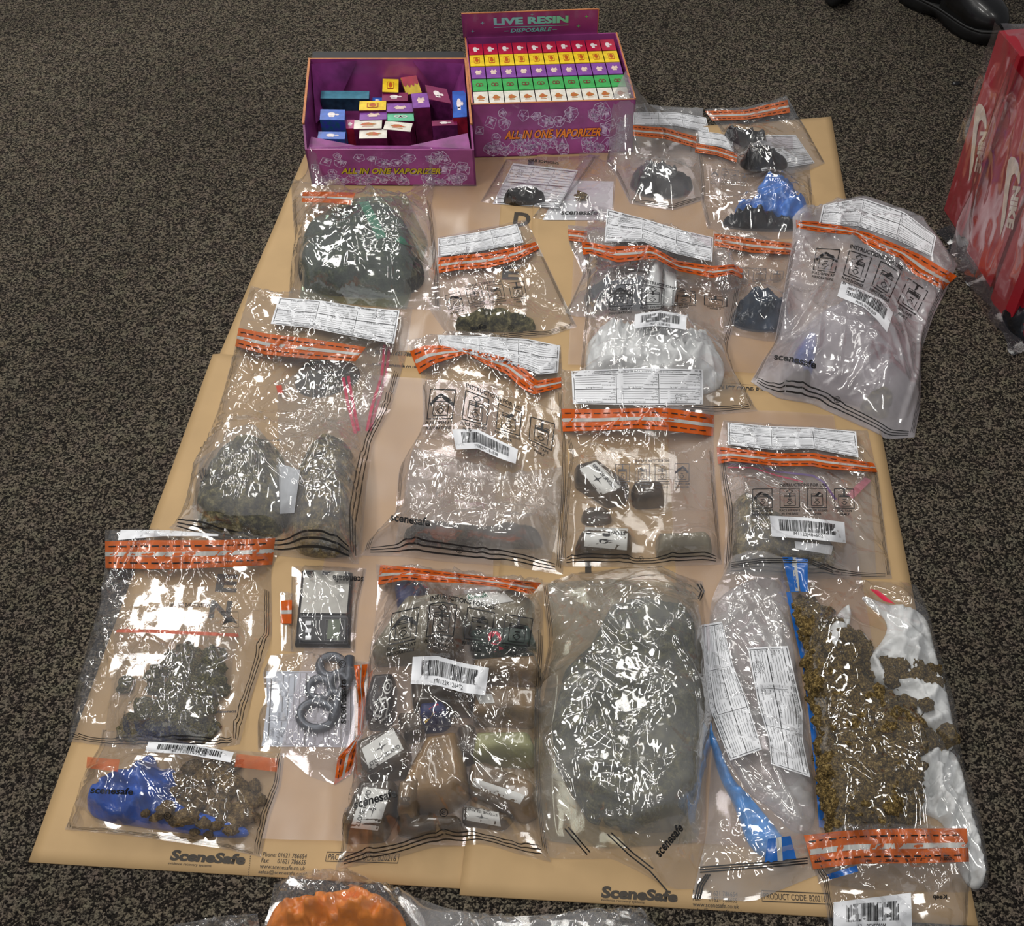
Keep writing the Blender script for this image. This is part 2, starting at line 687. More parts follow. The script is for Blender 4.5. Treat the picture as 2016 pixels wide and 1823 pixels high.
# ------------------------------------------------------------------ film bags
def membrane(ob, edge, iters, sag):
    m, n = ob.shape
    if min(m, n) > 24:
        ob2 = np.maximum.reduce([ob[0::2, 0::2][:(m + 1) // 2, :(n + 1) // 2]])
        h2 = membrane(ob2, None, iters, sag * 4)
        yi, xi = np.linspace(0, h2.shape[0] - 1, m), np.linspace(0, h2.shape[1] - 1, n)
        t = np.array([np.interp(xi, np.arange(h2.shape[1]), r) for r in h2])
        h = np.array([np.interp(yi, np.arange(h2.shape[0]), t[:, k]) for k in range(n)]).T
        it = max(20, iters // 4)
    else:
        h = ob.copy()
        it = iters
    h = np.maximum(h, ob)
    h[0], h[-1], h[:, 0], h[:, -1] = ob[0], ob[-1], ob[:, 0], ob[:, -1]
    for _ in range(it):
        a = 0.25 * (h[:-2, 1:-1] + h[2:, 1:-1] + h[1:-1, :-2] + h[1:-1, 2:]) - sag
        h[1:-1, 1:-1] = np.maximum(ob[1:-1, 1:-1], a)
    return h


_state = {}


def begin():
    _state['Gb'] = G.copy()


def coons(T, B, L, R_, m, n):
    u, v = np.linspace(0, 1, n), np.linspace(0, 1, m)
    t, b, l, r = rs3(T, u), rs3(B, u), rs3(L, v), rs3(R_, v)
    U, Vv = u[None, :, None], v[:, None, None]
    return ((1 - Vv) * t[None] + Vv * b[None] + (1 - U) * l[:, None] + U * r[:, None]
            - ((1 - U) * (1 - Vv) * t[0] + U * (1 - Vv) * t[-1] + (1 - U) * Vv * b[0] + U * Vv * b[-1]))


def rs3(pts, t):
    pts = np.array(pts, float)
    d = np.linalg.norm(np.diff(pts, axis=0), axis=1)
    c = np.concatenate([[0], np.cumsum(d)]) / max(d.sum(), 1e-9)
    # rounded corners: sample then smooth
    tt = np.linspace(0, 1, 60)
    q = np.stack([np.interp(tt, c, pts[:, k]) for k in range(pts.shape[1])], -1)
    for _ in range(3):
        q[1:-1] = 0.25 * q[:-2] + 0.5 * q[1:-1] + 0.25 * q[2:]
    return np.stack([np.interp(t, tt, q[:, k]) for k in range(pts.shape[1])], -1)


_seed = [100]


def film(top, right, bottom, left, mat=None, name='film', parent=None, ncr=26, amp=0.004, clen=0.05, cw=0.006, folds=(), sag=2.5e-5, puff=0.004,
         res=0.0034, label=None, cat=None, rt=None, back=True, group=None, edge=0.0):
    """a polythene sheet or bag draped over everything laid down so far. top/bottom run left to right with both corners, left/right give the points in between"""
    _seed[0] += 1
    sd = _seed[0]
    Gb = _state.get('Gb', G)
    mat = mat or CLEAR
    tl, tr, bl, br = top[0], top[-1], bottom[0], bottom[-1]
    W3 = lambda pts: [on(p[0], p[1], Gb)[:2] for p in pts]
    T, B = W3(top), W3(bottom)
    L, R_ = W3([tl] + list(left) + [bl]), W3([tr] + list(right) + [br])
    ln = lambda q: sum(np.hypot(*(np.array(a) - np.array(b))) for a, b in zip(q, q[1:]))
    n = int(np.clip((ln(T) + ln(B)) / 2 / res, 24, 150))
    m = int(np.clip((ln(L) + ln(R_)) / 2 / res, 24, 170))
    XY = coons(T, B, L, R_, m, n)
    x, y = XY[..., 0], XY[..., 1]
    # slight ripple of the outline
    ob = gsample(x, y) + 0.0012
    ob0 = ob
    for _ in range(3):
        q = ob.copy()
        q[1:-1, 1:-1] = np.maximum.reduce([ob[1:-1, 1:-1], ob[:-2, 1:-1] - 0.0004, ob[2:, 1:-1] - 0.0004, ob[1:-1, :-2] - 0.0004, ob[1:-1, 2:] - 0.0004])
        ob = q
    for _ in range(12):
        q = ob.copy()
        q[1:-1, 1:-1] = 0.2 * (ob[1:-1, 1:-1] + ob[:-2, 1:-1] + ob[2:, 1:-1] + ob[1:-1, :-2] + ob[1:-1, 2:])
        ob = q
    ob = np.maximum(ob, ob0 - 0.0008)
    base = gsample(x, y, Gb)
    h = membrane(ob, None, 160, sag * (res / 0.003) ** 2 / 4)
    uu, vv = np.meshgrid(np.linspace(0, 1, n), np.linspace(0, 1, m))
    dE = np.minimum(np.minimum(uu, 1 - uu) * ln(T), np.minimum(vv, 1 - vv) * ln(L))
    tp = np.clip(dE / 0.02, 0.0, 1)
    tp2 = np.clip(dE / 0.008, 0.25, 1)
    ca, sa = math.cos(sd * 2.4), math.sin(sd * 2.4)
    xa, ya = x * ca - y * sa, (x * sa + y * ca) * 0.4
    xb, yb = x * math.cos(sd * 2.4 + 1.1) - y * math.sin(sd * 2.4 + 1.1), (x * math.sin(sd * 2.4 + 1.1) + y * math.cos(sd * 2.4 + 1.1)) * 0.35
    w = (puff * (0.4 + ridged(x * 14, y * 14, sd)) * tp
         + amp * 1.1 * ridged(xa * 20 + 2 * vnoise(x * 10, y * 10, sd + 1), ya * 24, sd + 2) ** 3 * tp
         + amp * 0.28 * ridged(x * 60, y * 70 + 3 * vnoise(x * 30, y * 30, sd + 3), sd + 4) * tp2
         + creases(x, y, sd, int(ncr * 1.2), amp * 1.15, clen * 1.3, cw) * tp2 + creases(x, y, sd + 500, int(ncr * 0.9), amp * 0.5, clen * 0.8, cw * 0.6) * tp2)
    for f in folds:
        pts = [on(p[0], p[1], G)[:2] if True else p for p in f[0]]
        w = w + fold_line(x, y, pts, f[1], f[2])
    z = np.maximum(ob + 0.0004, h + np.maximum(w, -0.001))
    P = np.dstack([x, y, z])
    V = P.reshape(-1, 3)
    F = [(j * n + i, (j + 1) * n + i, (j + 1) * n + i + 1, j * n + i + 1) for j in range(m - 1) for i in range(n - 1)]
    bv = BVHTree.FromPolygons([Vector(v) for v in V], F)
    allV, allF = [tuple(v) for v in V], list(F)
    if back:
        k = 3
        xs = np.unique(np.append(np.arange(0, n, k), n - 1))
        ys = np.unique(np.append(np.arange(0, m, k), m - 1))
        PB = np.dstack([x, y, base + 0.0006 + tp * (0.0025 * vnoise(x * 30, y * 30, sd + 7) + 0.002 * vnoise(x * 75, y * 75, sd + 8))])[np.ix_(ys, xs)]
        o0 = len(allV)
        nb, mb = len(xs), len(ys)
        allV += [tuple(v) for v in PB.reshape(-1, 3)]
        allF += [(o0 + j * nb + i, o0 + (j + 1) * nb + i, o0 + (j + 1) * nb + i + 1, o0 + j * nb + i + 1) for j in range(mb - 1) for i in range(nb - 1)]
    c = [float(x.mean()), float(y.mean()), float(base.min())]
    if parent is None:
        parent = root(rt or 'evidence_bag', label, cat or 'bag', c, group)
    o = obj(name, allV, allF, mat, parent)
    raster_bvh(bv, x.min(), x.max(), y.min(), y.max())
    SURF.append(bv)
    return dict(root=parent, P=P, m=m, n=n, bv=bv, film=o)


def seams(fb, sides='LRB', inset=0.012, u0=0.25, v1=0.985):
    """printed triple lines along the welded edges"""
    a = Art(1, 1)

    def ln(p, q, w):
        p, q = np.array(p), np.array(q)
        n = 60
        d = q - p
        wv = np.array([w, 0]) if abs(d[1]) > abs(d[0]) else np.array([0, w])
        V = []
        for i in range(n + 1):
            c = p + d * i / n
            V += [c - wv / 2, c + wv / 2]
        a.add(V, [(2 * i, 2 * i + 2, 2 * i + 3, 2 * i + 1) for i in range(n)])
    for k in range(3):
        o = inset + 0.009 * k
        w = 0.0026
        if 'L' in sides:
            ln((o, u0), (o, v1), w)
        if 'R' in sides:
            ln((1 - o, u0), (1 - o, v1), w)
        if 'B' in sides:
            ln((0.04, 1 - o * 0.6), (0.96, 1 - o * 0.6), w * 0.7)
        if 'T' in sides:
            ln((0.04, o + 0.01), (0.96, o + 0.01), w * 0.8)
    return drape_uv(a.V, a.F, fb, 'seam_print', INK, fb['root'])


def tape(fb, lower, upper, mat=None, printrows=True, liner=(0.42, 0.58)):
    """orange tamper tape with its grey liner"""
    a = art_panel(30, 2, 48, 6)
    t = drape(a, lower, upper, 'seal_tape', mat or ORANGE, fb['root'], 0.0007)
    pb_ = panel_bvh()
    g = Art(30, 2)
    g.rect(0, 2 * liner[0], 30, 2 * liner[1], 48, 1)
    o = drape(g, lower, upper, 'release_liner', SILVER, t, 0.0005, surf=pb_)
    if printrows:
        drape(art_tape_print(), lower, upper, 'tape_print', INK, t, 0.0008, surf=pb_)
    return t


def form(fb, lower, upper, seed=1, cols=3):
    p = drape(art_panel(26, 7, 30, 9), lower, upper, 'continuity_form', PAPERW, fb['root'], 0.0008)
    drape(art_form(cols, 2, seed), lower, upper, 'form_print', INK, p, 0.0006, surf=panel_bvh())
    return p


def barcode(fb, lower, upper, number, seed=1, mirror=False):
    p = drape(art_panel(10, 3, 18, 6), lower, upper, 'barcode_label', PAPERW, fb['root'], 0.0012)
    drape(art_bars(number, seed), lower, upper, 'barcode_print', INK, p, 0.0006, surf=panel_bvh())
    return p


def instr(fb, lower, upper, mat=None):
    return drape(art_instr(), lower, upper, 'instruction_print', mat or INK, fb['root'], 0.0007)


def logo(fb, lower, upper, word='scenesafe', mat=None, name='logo_print'):
    a = Art(1, 1)
    V, F, mx = text_geo(word, 0.03, 3)
    a.add(V / mx, F)
    return drape(a, lower, upper, name, mat or INK, fb['root'], 0.0012)


def mark_ring(fb, x, y, r=8):
    a = Art(2, 2)
    a.ring(1, 1, 0.85, 0.16)
    a.ring(1, 1, 0.4, 0.12, a0=0.5, a1=5.5)
    a.line((0.7, 0.8), (1.3, 1.2), 0.12)
    return drape(a, [(x - r, y + r)] + [(x + r, y + r)], [(x - r, y - r), (x + r, y - r)], 'recycling_mark', INK, fb['root'], 0.0012)


def stroke(fb, pts, w, name, mat, lift=0.001):
    """a stripe of width w (m) along pixels pts laid on the surface"""
    P3 = []
    bv = fb['bv']
    q = pl(pts, np.linspace(0, 1, 40))
    for px, py in q:
        h = bv.ray_cast(CAMO, Vector(rayd(px, py)).normalized())[0]
        if h is None:
            h = Vector(on(px, py))
        P3.append(h)
    V, F = [], []
    for i, p in enumerate(P3):
        d = (P3[min(i + 1, len(P3) - 1)] - P3[max(i - 1, 0)])
        nrm = Vector((-d.y, d.x, 0)).normalized() * w / 2
        for s_ in (-1, 1):
            c = p + nrm * s_
            V.append((c.x, c.y, c.z + lift))
        if i:
            k = 2 * i
            F.append((k - 2, k, k + 1, k - 1))
    return obj(name, V, F, mat, fb['root'])


# ------------------------------------------------------------------ solids laid on the pile
def in_poly(x, y, poly):
    r = np.zeros(x.shape, bool)
    n = len(poly)
    for i in range(n):
        x1, y1 = poly[i][:2]
        x2, y2 = poly[(i + 1) % n][:2]
        c = ((y1 > y) != (y2 > y)) & (x < (x2 - x1) * (y - y1) / (y2 - y1 + 1e-12) + x1)
        r ^= c
    return r


def dist_poly(x, y, poly):
    d = np.full(x.shape, 9.0)
    n = len(poly)
    for i in range(n):
        a, b = np.array(poly[i][:2]), np.array(poly[(i + 1) % n][:2])
        ab = b - a
        t = np.clip(((x - a[0]) * ab[0] + (y - a[1]) * ab[1]) / max(ab @ ab, 1e-12), 0, 1)
        d = np.minimum(d, np.hypot(x - a[0] - t * ab[0], y - a[1] - t * ab[1]))
    return d


def smooth_poly(P, it=2):
    P = np.array(P, float)
    for _ in range(it):
        Q = []
        for i in range(len(P)):
            a, b = P[i], P[(i + 1) % len(P)]
            Q += [0.75 * a + 0.25 * b, 0.25 * a + 0.75 * b]
        P = np.array(Q)
    return P


def round_poly(P, cut=0.006):
    P = np.array(P, float)
    Q = []
    n = len(P)
    for i in range(n):
        a, b, c = P[i - 1], P[i], P[(i + 1) % n]
        la, lc = np.hypot(*(a - b)), np.hypot(*(c - b))
        p, q = b + (a - b) / la * min(cut, la * 0.4), b + (c - b) / lc * min(cut, lc * 0.4)
        for t in (0, 0.33, 0.67, 1):
            Q.append((1 - t) ** 2 * p + 2 * t * (1 - t) * b + t * t * q)
    return np.array(Q)


def solid(poly_px, H, mat, name, label=None, cat=None, parent=None, r=0.02, zf=0.5, spacing=0.004, fn=None, smooth_it=2, drape_base=False, group=None, kind=None,
          skirt=0.2, tilt=(0, 0), flat=False, soft=False):
    """a solid lump: outline from pixels, rounded rim of radius r, height H, detail function fn(x, y, d) added to its top"""
    c0 = np.mean(np.array(poly_px, float), 0)
    b0 = on(c0[0], c0[1])[2]
    ylo, yhi = min(p[1] for p in poly_px), max(p[1] for p in poly_px)
    poly = np.array([un(p[0], p[1], b0 + H * (0.08 + 1.6 * zf * (yhi - p[1]) / max(yhi - ylo, 1)))[:2] for p in poly_px])
    poly = smooth_poly(poly, smooth_it) if smooth_it != 1 else round_poly(poly)
    if sum(poly[i][0] * poly[(i + 1) % len(poly)][1] - poly[(i + 1) % len(poly)][0] * poly[i][1] for i in range(len(poly))) < 0:
        poly = poly[::-1]
    # resample boundary
    Q = []
    for i in range(len(poly)):
        a, b = poly[i], poly[(i + 1) % len(poly)]
        k = max(1, int(np.hypot(*(b - a)) / spacing))
        for j in range(k):
            Q.append(a + (b - a) * j / k)
    Q = np.array(Q)
    x0, x1, y0, y1 = Q[:, 0].min(), Q[:, 0].max(), Q[:, 1].min(), Q[:, 1].max()
    gx, gy = np.meshgrid(np.arange(x0, x1, spacing), np.arange(y0, y1, spacing * 0.9))
    gx = gx + (np.arange(gx.shape[0])[:, None] % 2) * spacing / 2
    gx, gy = gx.ravel(), gy.ravel()
    ins = in_poly(gx, gy, Q) & (dist_poly(gx, gy, Q) > spacing * 0.5)
    I = np.stack([gx[ins], gy[ins]], 1)
    nb = len(Q)
    pts = [Vector(p) for p in np.vstack([Q, I])]
    res = mgeo.delaunay_2d_cdt(pts, [(i, (i + 1) % nb) for i in range(nb)], [], 1, 1e-7)
    X = np.array([[v.x, v.y] for v in res[0]])
    F = [tuple(f) for f in res[2]]
    x, y = X[:, 0], X[:, 1]
    d = dist_poly(x, y, Q)
    gb = gsample(x, y)
    base = gb if drape_base else np.full(len(x), float(np.percentile(gb, 60)))
    t = np.clip(d / r, 0, 1)
    prof = np.sqrt(np.clip(1 - (1 - t) ** 2, 0, 1)) if smooth_it == 1 or not soft else np.sin(t * math.pi / 2) ** 0.9
    z = base + H * (skirt + (1 - skirt) * prof)
    if fn is not None:
        z = z + fn(x, y, d) * (np.clip(d / 0.008, 0, 1) if soft else np.clip(t * 1.5, 0, 1))
    cx, cy = x.mean(), y.mean()
    z = z + (x - cx) * tilt[0] + (y - cy) * tilt[1]
    z = np.maximum(z, gb + 0.001)
    # orient faces up
    A = np.array([(X[f[1]] - X[f[0]])[0] * (X[f[2]] - X[f[0]])[1] - (X[f[1]] - X[f[0]])[1] * (X[f[2]] - X[f[0]])[0] for f in F])
    F = [f if a > 0 else f[::-1] for f, a in zip(F, A)]
    V = [(x[i], y[i], z[i]) for i in range(len(x))]
    # boundary edges -> skirt
    ec = {}
    for f in F:
        for i in range(len(f)):
            e = (f[i], f[(i + 1) % len(f)])
            ec[e] = 1
    bnd = [e for e in ec if (e[1], e[0]) not in ec]
    low = {}
    zb = float(gb.min()) if drape_base else float(base[0])
    for e in bnd:
        for k in e:
            if k not in low:
                low[k] = len(V)
                V.append((x[k], y[k], (gb[k] if drape_base else zb) + 0.0004))
    Ft = list(F)
    for a, b in bnd:
        F.append((b, a, low[a], low[b]))
    o = obj(name, V, F, mat, parent, smooth=not flat)
    if label:
        tag(o, label, cat, group, kind)
    bv = BVHTree.FromPolygons([Vector(v) for v in V], Ft)
    raster_bvh(bv, x0, x1, y0, y1)
    SURF.append(bv)
    return dict(root=o, bv=bv, film=o)


def crumple(amp, f=30, n=18, clen=0.05, seed=None):
    def fn(x, y, d):
        _seed[0] += 1
        s_ = seed or _seed[0]
        q = (amp * (ridged(x * f + 2 * vnoise(x * 20, y * 20, s_), y * f, s_ + 1) - 0.5) + amp * 0.5 * (ridged(x * f * 2.3, y * f * 2.3, s_ + 2) - 0.5)
             + creases(x, y, s_, n, amp * 1.3, clen, 0.006))
        q = q - q.mean()
        return 1.5 * amp * np.tanh(q / (amp * 1.9))
    return fn


def herb_fn(amp=0.006, r=0.008):
    def fn(x, y, d):
        if True:
            amp_ = amp * 1.25
        _seed[0] += 1
        rs = np.random.RandomState(_seed[0])
        x0, x1, y0, y1 = x.min(), x.max(), y.min(), y.max()
        n = int((x1 - x0) * (y1 - y0) / (r * r * 1.6))
        o = np.zeros_like(x)
        for _ in range(min(n, 900)):
            cx, cy, rr = rs.uniform(x0, x1), rs.uniform(y0, y1), r * rs.uniform(0.6, 1.3)
            q = ((x - cx) ** 2 + (y - cy) ** 2) / (rr * rr)
            o = np.maximum(o, np.where(q < 1, amp_ * rs.uniform(0.5, 1.4) * np.sqrt(np.maximum(0, 1 - q)), 0))
        return o + amp * 1.2 * (vnoise(x * 22, y * 22, _seed[0]) - 0.5)
    return fn

# ------------------------------------------------------------------ carpet
def carpet_mat():
    m, nt, N, L = nmat('speckled_loop_carpet')
    out = node(nt, 'ShaderNodeOutputMaterial')
    p = node(nt, 'ShaderNodeBsdfPrincipled')
    p.inputs['Roughness'].default_value = 0.95
    p.inputs['Specular IOR Level'].default_value = 0.15
    tc = node(nt, 'ShaderNodeTexCoord')
    mp = node(nt, 'ShaderNodeMapping')
    mp.inputs['Scale'].default_value = (0.95, 1.05, 1)
    L.new(tc.outputs['Object'], mp.inputs['Vector'])
    vo = node(nt, 'ShaderNodeTexVoronoi')
    vo.inputs['Scale'].default_value = 330
    L.new(mp.outputs[0], vo.inputs['Vector'])
    sp = node(nt, 'ShaderNodeSeparateColor')
    L.new(vo.outputs['Color'], sp.inputs[0])
    nz = node(nt, 'ShaderNodeTexNoise')
    nz.inputs['Scale'].default_value = 480
    nz.inputs['Detail'].default_value = 3
    L.new(mp.outputs[0], nz.inputs['Vector'])
    ad = node(nt, 'ShaderNodeMath')
    ad.operation = 'MULTIPLY_ADD'
    ad.inputs[1].default_value = 0.55
    L.new(sp.outputs[0], ad.inputs[0])
    L.new(nz.outputs['Fac'], ad.inputs[2])
    rp = node(nt, 'ShaderNodeValToRGB')
    e = rp.color_ramp.elements
    e[0].position, e[0].color = 0.50, (*s2l((22, 19, 17)), 1)
    e[1].position, e[1].color = 1.0, (*s2l((130, 120, 104)), 1)
    k = rp.color_ramp.elements.new(0.74)
    k.color = (*s2l((49, 44, 39)), 1)
    L.new(ad.outputs[0], rp.inputs['Fac'])
    # worn and dyed patches
    n2 = node(nt, 'ShaderNodeTexNoise')
    n2.inputs['Scale'].default_value = 2.2
    n2.inputs['Detail'].default_value = 2
    L.new(tc.outputs['Object'], n2.inputs['Vector'])
    r2 = node(nt, 'ShaderNodeMapRange')
    r2.inputs['From Min'].default_value = 0.3
    r2.inputs['From Max'].default_value = 0.7
    r2.inputs['To Min'].default_value = 0.8
    r2.inputs['To Max'].default_value = 1.15
    L.new(n2.outputs['Fac'], r2.inputs['Value'])
    n3 = node(nt, 'ShaderNodeTexNoise')
    n3.inputs['Scale'].default_value = 45
    L.new(tc.outputs['Object'], n3.inputs['Vector'])
    hu = node(nt, 'ShaderNodeMix')
    hu.data_type = 'RGBA'
    hu.blend_type = 'MULTIPLY'
    hu.inputs[0].default_value = 0.2
    L.new(rp.outputs[0], hu.inputs[6])
    L.new(n3.outputs['Color'], hu.inputs[7])
    vm = node(nt, 'ShaderNodeVectorMath')
    vm.operation = 'SCALE'
    L.new(hu.outputs[2], vm.inputs[0])
    L.new(r2.outputs[0], vm.inputs['Scale'])
    L.new(vm.outputs[0], p.inputs['Base Color'])
    b = node(nt, 'ShaderNodeBump')
    b.inputs['Strength'].default_value = 0.9
    b.inputs['Distance'].default_value = 0.004
    iv = node(nt, 'ShaderNodeMath')
    iv.operation = 'SUBTRACT'
    iv.inputs[0].default_value = 1
    L.new(vo.outputs['Distance'], iv.inputs[1])
    a2 = node(nt, 'ShaderNodeMath')
    a2.operation = 'ADD'
    L.new(iv.outputs[0], a2.inputs[0])
    L.new(nz.outputs['Fac'], a2.inputs[1])
    L.new(a2.outputs[0], b.inputs['Height'])
    L.new(b.outputs[0], p.inputs['Normal'])
    L.new(p.outputs[0], out.inputs['Surface'])
    return m


fl = obj('floor', [(-6, -4, 0), (6, -4, 0), (6, 9, 0), (-6, 9, 0)], [(0, 1, 2, 3)], carpet_mat(), smooth=False)
tag(fl, 'dark grey brown speckled loop pile office carpet', kind='structure')
del fl['_o']

# ------------------------------------------------------------------ kraft paper evidence sacks
KRAFT = pmat('kraft_paper', (182, 152, 110), 0.62, var=0.03, scale=9, bump=0.12, bscale=25, spec=0.3, bdist=0.004)
KINK = pmat('sack_ink', (52, 44, 34), 0.6, var=0.05)
WINF = film_mat('sack_window_film', milk=0.12, milkc=(215, 205, 205), rough=0.3, bump=0.1, refl=0.55, tint=(248, 244, 246), bs=0.35)


def sack(label, q, th, pinch=True):
    """q: TL, TR, BR, BL pixels on the pile"""
    begin()
    P = [on(*p)[:2] for p in q]
    n, m = 40, 56
    XY = coons([P[0], P[1]], [P[3], P[2]], [P[0], P[3]], [P[1], P[2]], m, n)
    x, y = XY[..., 0], XY[..., 1]
    sd = _seed[0] = _seed[0] + 1
    uu, vv = np.meshgrid(np.linspace(0, 1, n), np.linspace(0, 1, m))
    ed = np.clip(np.minimum(np.minimum(uu, 1 - uu), np.minimum(vv, 1 - vv)) * 40, 0, 1)
    z = gsample(x, y) + th * (0.5 + 0.5 * ed) + 0.0025 * vnoise(x * 9, y * 9, sd) + creases(x, y, sd, 10, 0.0009, 0.12, 0.006)
    V = np.dstack([x, y, z]).reshape(-1, 3).tolist()
    F = [(j * n + i, (j + 1) * n + i, (j + 1) * n + i + 1, j * n + i + 1) for j in range(m - 1) for i in range(n - 1)]
    Ft = [f[::-1] for f in F]
    bv = BVHTree.FromPolygons([Vector(v) for v in V], F)
    rim = [i for i in range(n)] + [j * n + n - 1 for j in range(1, m)] + [(m - 1) * n + i for i in range(n - 2, -1, -1)] + [j * n for j in range(m - 2, 0, -1)]
    k = len(V)
    V += [[V[i][0], V[i][1], float(gsample(V[i][0], V[i][1])) + 0.0004] for i in rim]
    R_ = len(rim)
    for a in range(R_):
        b = (a + 1) % R_
        F.append((rim[a], rim[b], k + b, k + a))
    c = [float(x.mean()), float(y.mean()), 0]
    r = root('paper_evidence_sack', label, 'paper sack', c, 'kraft paper sacks laid out on the carpet')
    obj('sack_body', V, F, KRAFT, r)
    raster_bvh(bv, x.min(), x.max(), y.min(), y.max())
    SURF.append(bv)
    return dict(root=r, bv=bv)


def sack_text(s_, word, lower, upper, name='sack_print', bold=0.03):
    a = Art(1, 1)
    V, F, mx = text_geo(word, bold, 3)
    a.add(V / mx, F)
    return drape(a, lower, upper, name, KINK, s_['root'], 0.0006, surf=s_['bv'])


def window(s_, q, seed):
    """the clear window panel of a sack: TL TR BR BL pixels"""
    a = art_panel(10, 10, 40, 40)
    o = drape(a, [q[3], q[2]], [q[0], q[1]], 'window_panel', WINF, s_['root'], 0.0012, surf=s_['bv'])
    me = o.data
    for v in me.vertices:
        v.co.z += 0.004 * ridged(np.array(v.co.x * 11), np.array(v.co.y * 11 * 0.7), seed) + 0.0015 * vnoise(np.array(v.co.x * 40), np.array(v.co.y * 40), seed)
    return o


s3 = sack('rear left kraft paper sack with the purple cartons standing on its far end', [(600, 306), (1078, 262), (1036, 760), (430, 706)], 0.002)
window(s3, [(824, 318), (992, 312), (966, 698), (745, 694)], 3)
for ch, x, y in (('I', 1044, 330), ('D', 1028, 432), ('E', 1006, 537), ('N', 990, 640)):
    w = 17 if ch != 'I' else 6
    sack_text(s3, ch, [(x - w - 2, y + 14), (x + w - 3, y + 15)], [(x - w + 2, y - 14), (x + w + 2, y - 13)], 'evidence_lettering', 0.04)
sack_text(s3, 'Phone: 01621 786654', [(738, 698), (824, 703)], [(740, 690), (826, 695)])
sack_text(s3, 'www.scenesafe.co.uk', [(732, 722), (822, 728)], [(734, 712), (824, 718)])
sack_text(s3, 'sales@scenesafe.co.uk', [(730, 733), (820, 738)], [(731, 725), (821, 730)])

s4 = sack('rear right kraft sack under the big bulging evidence bag', [(1060, 272), (1636, 232), (1738, 806), (1022, 762)], 0.003)
window(s4, [(1140, 300), (1560, 270), (1590, 742), (1118, 722)], 4)
sack_text(s4, 'PRODUCT CODE: B20216', [(1392, 768), (1522, 777)], [(1393, 756), (1524, 765)])
a = Art(1, 1)
a.frame(0, 0, 1, 1, 0.02)
drape(a, [(1386, 770), (1530, 781)], [(1388, 752), (1532, 762)], 'code_frame', KINK, s4['root'], surf=s4['bv'])

s1 = sack('front left kraft paper sack with a phone number printed on its near edge', [(420, 700), (1048, 744), (1004, 1756), (57, 1698)], 0.003)
window(s1, [(722, 742), (980, 760), (958, 1668), (515, 1654)], 1)
for ch, x, y in (('E', 447, 1148), ('N', 434, 1200), ('C', 418, 1290), ('E', 404, 1380)):
    sack_text(s1, ch, [(x - 24, y + 17), (x + 18, y + 19)], [(x - 18, y - 18), (x + 24, y - 16)], 'evidence_lettering', 0.04)
sack_text(s1, 'SceneSafe', [(333, 1694), (481, 1703)], [(341, 1673), (487, 1682)], 'logo_print', 0.05)
sack_text(s1, 'evidence recovery systems', [(330, 1703), (415, 1709)], [(332, 1697), (417, 1702)], bold=0.0)
for k, t_ in enumerate(('Phone: 01621 786654', 'Fax:      01621 786655', 'www.scenesafe.co.uk', 'sales@scenesafe.co.uk')):
    y = 1686 + 11.8 * k
    xr = (603, 601, 600, 606)[k]
    sack_text(s1, t_, [(517 - 3 * k, y), (xr, y + 5)], [(519 - 3 * k, y - 9), (xr + 2, y - 4)], bold=0.0)
a = Art(10, 1)
a.frame(0.02, 0.03, 9.98, 0.97, 0.08)
drape(a, [(640, 1696), (783, 1700)], [(644, 1677), (787, 1681)], 'code_frame', KINK, s1['root'], surf=s1['bv'])
sack_text(s1, 'PRODUCT CODE: B20216', [(645, 1693), (779, 1696)], [(648, 1681), (781, 1684)], bold=0.0)
a = Art(1, 1)
for k in range(10):
    a.line((0.5, 0.1 * k + 0.02), (0.5, 0.1 * k + 0.07), 0.5, step=1)
drape(a, [(487, 1728), (490, 1728)], [(492, 1684), (495, 1684)], 'perforation_print', KINK, s1['root'], surf=s1['bv'])

s2 = sack('front right kraft paper sack lying under the bulkiest bags', [(1030, 748), (1722, 784), (1925, 1824), (905, 1763)], 0.004)
window(s2, [(1310, 800), (1640, 820), (1790, 1700), (1362, 1660)], 2)
sack_text(s2, 'SceneSafe', [(1183, 1768), (1333, 1777)], [(1186, 1744), (1336, 1755)], 'logo_print', 0.05)
sack_text(s2, 'evidence recovery systems', [(1183, 1775), (1268, 1781)], [(1184, 1769), (1269, 1774)], bold=0.0)
for k, t_ in enumerate(('Phone: 01621 786654', 'Fax:      01621 786655', 'www.scenesafe.co.uk', 'sales@scenesafe.co.uk')):
    y = 1761 + 11.8 * k
    xr = (1452, 1451, 1455, 1463)[k]
    sack_text(s2, t_, [(1364, y), (xr, y + 5)], [(1364, y - 9), (xr, y - 4)], bold=0.0)
a = Art(10, 1)
a.frame(0.02, 0.03, 9.98, 0.97, 0.08)
drape(a, [(1500, 1775), (1632, 1781)], [(1499, 1753), (1631, 1759)], 'code_frame', KINK, s2['root'], surf=s2['bv'])
sack_text(s2, 'PRODUCT CODE: B20216', [(1504, 1770), (1626, 1776)], [(1503, 1758), (1625, 1764)], bold=0.0)
for ch, x, y in (('I', 1158, 1114), ('C', 1000, 1700)):
    sack_text(s2, 'I', [(1152, 1128), (1164, 1128)], [(1152, 1105), (1164, 1105)], 'evidence_lettering', 0.04)
    break

# ------------------------------------------------------------------ purple cartons
PURP = pmat('purple_carton', (152, 66, 132), 0.35, var=0.12, scale=14, coat=0.3)
PURPI = pmat('purple_carton_lining', (134, 56, 124), 0.45, var=0.18, scale=22)
EDGEO = pmat('orange_board_edge', (190, 120, 70), 0.5)
BLACK = pmat('black_card', (16, 15, 20), 0.5)
CRYST = pmat('printed_crystals', (230, 212, 236), 0.4, var=0.12, scale=180, rgb2=(170, 122, 175), spec=0.4)
OLET = pmat('orange_lettering', (244, 132, 28), 0.3)
YLET = pmat('olive_gold_lettering', (196, 170, 36), 0.3)


